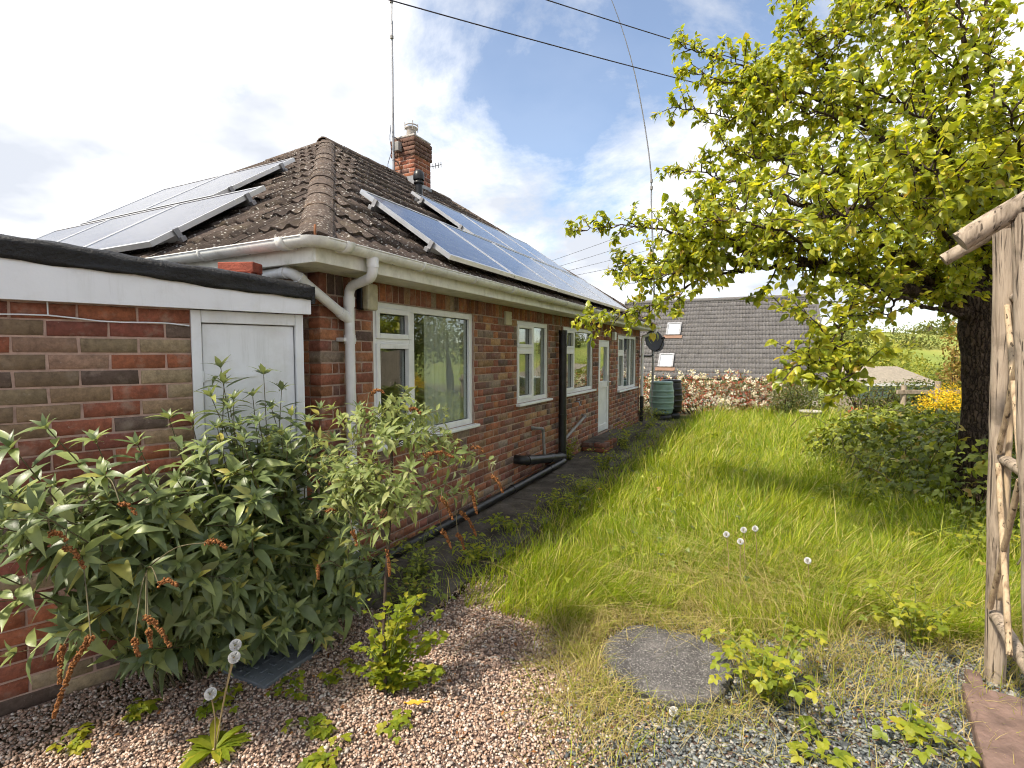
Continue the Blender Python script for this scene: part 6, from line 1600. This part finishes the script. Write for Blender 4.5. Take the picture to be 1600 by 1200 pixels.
# straw fringe and dry tufts round the slab
n = 62000; x = rng.uniform(-0.3, 2.9, n); y = rng.uniform(1.75, 3.75, n)
tuft = 0.5 + 0.5 * wob(x, y, 3.2, 5.0) + 0.35 * wob(x, y, 8, 1.0)
slab_d = np.hypot((x - c.x * 0 - 0.79) / 0.34, (y - 2.52) / 0.34)
dn = np.clip(np.interp(y, [1.75, 2.3, 2.8, 3.1, 3.5, 3.75], [0.12, 0.25, 0.6, 0.75, 0.32, 0.08]) * tuft * 1.3, 0, 1) * smooth(0.0, 0.35, x - 0.15 + 0.4 * (y - 2.9)) + 0.5 * np.exp(-((slab_d - 1.15) / 0.18) ** 2) + 1.0 * np.exp(-(((x - 0.36) / 0.20) ** 2 + ((y - 2.40) / 0.55) ** 2)) * (0.4 + 0.6 * tuft) + 0.25 * np.exp(-((slab_d - 0.9) / 0.1) ** 2) * (y > 2.6)
k = (rng.random(n) < dn) & ((slab_d > 1.03) | (rng.random(n) < 0.05)) & (hv(x, y) > 0.6); x, y = x[k], y[k]; n = len(x)
blades('dry_grass', 'straw coloured dry grass fringe between lawn and gravel', x, y, rng.uniform(0.05, 0.20, n) * np.interp(y, [1.8, 2.8], [0.7, 1.15]), rng.uniform(0.0012, 0.0022, n), (rng.normal(0, .75, n), rng.normal(-0.25, .65, n)), 'straw', None, 0.8)
# seed stalks bending over the lawn
n = 900; x = rng.normal(1.75, 0.6, n); y = rng.normal(3.3, 0.35, n); k = (y > 2.6); x, y = x[k], y[k]; n = len(x)
blades('straw_stalks', 'long pale straw stalks bent over the lawn edge', x, y, rng.uniform(0.3, 0.62, n), rng.uniform(0.0014, 0.0026, n), (-1.1 + rng.normal(0, .4, n), rng.normal(0.25, .3, n)), 'straw', rng.uniform(0, 0.55, n), 1.0)
# rough grass along bottom right and path edge
n = 5200; x = rng.uniform(1.4, 3.2, n); y = rng.uniform(1.9, 3.3, n); k = rng.random(n) < np.clip(0.15 + 0.6 * wob(x, y, 4, 8) + 0.3 * (y - 2.3), 0, 1); x, y = x[k], y[k]; n = len(x)
blades('rough_grass', 'sparse rough grass by the rustic arch', x, y, rng.uniform(0.05, 0.22, n), rng.uniform(0.0013, 0.0026, n), (rng.normal(0, .5, n), rng.normal(-.1, .5, n)), 'straw', rng.uniform(0.3, 1.0, n), 0.7)
n = 3600; uu = rng.uniform(-0.2, 9.5, n); vv = rng.uniform(0.62, 1.0, n); x = C0.x + D1.x * uu + NV.x * vv; y = C0.y + D1.y * uu + NV.y * vv; k = rng.random(n) < 0.5 + 0.5 * wob(x, y, 5, 3); x, y = x[k], y[k]; n = len(x)
blades('verge_grass', 'wispy grass creeping over the path edge', x, y, rng.uniform(0.06, 0.2, n), rng.uniform(0.0015, 0.0028, n), (rng.normal(-.3, .5, n), rng.normal(-.1, .5, n)), 'grass', None, 0.7, z0=0.02)
# clover, dock and other small weeds in the turf
n = 2600; x = rng.uniform(0.2, 5.5, n); y = rng.uniform(3.0, 9.0, n); k = (hv(x, y) > 1.0) & (wob(x, y, 2.1, 9) > 0.15) & (np.abs(x) < y); x, y = x[k], y[k]; n = len(x)
V, F, rr = bake(TRI, np.stack([x, y, rng.uniform(0.10, 0.24, n)], 1), frames(np.stack([rng.normal(size=n), rng.normal(size=n), rng.normal(0, .3, n)], 1), unit(np.stack([rng.normal(0, .4, n), rng.normal(-.2, .4, n), np.ones(n)], 1))) * rng.uniform(0.02, 0.05, n)[:, None, None], rng.integers(0, 3, n), rng.random(n))
tag(obj('lawn_weeds', mesh('lawn_weeds', V, F, M['bramble'], True, rr)), 'broad-leaved weeds scattered through the lawn grass', 'weeds', kind='stuff')
# dead leaves, twigs and moss scattered over gravel and path
n = 2600; x = rng.uniform(-1.9, 2.4, n); y = rng.uniform(1.6, 5.0, n); q = np.stack([x - G0.x, y - G0.y], 1); k = (q @ np.array([GN.x, GN.y]) > 0.05) & (hv(x, y) > 0.15) & ((y < 3.4) | (hv(x, y) < 0.8)); x, y = x[k], y[k]; n = len(x)
V, F, rr = bake(SMALL, np.stack([x, y, np.full(n, 0.018)], 1), frames(np.stack([rng.normal(size=n), rng.normal(size=n), rng.normal(0, .2, n)], 1), unit(np.stack([rng.normal(0, .4, n), rng.normal(0, .4, n), np.ones(n)], 1))) * (0.006 + 0.03 * rng.random(n) ** 2.5)[:, None, None], rng.integers(0, 2, n), rng.random(n))
tag(obj('leaf_litter', mesh('leaf_litter', V, F, M['panicle'], True, rr)), 'dry brown leaf litter scattered over gravel and path', 'litter', kind='stuff')
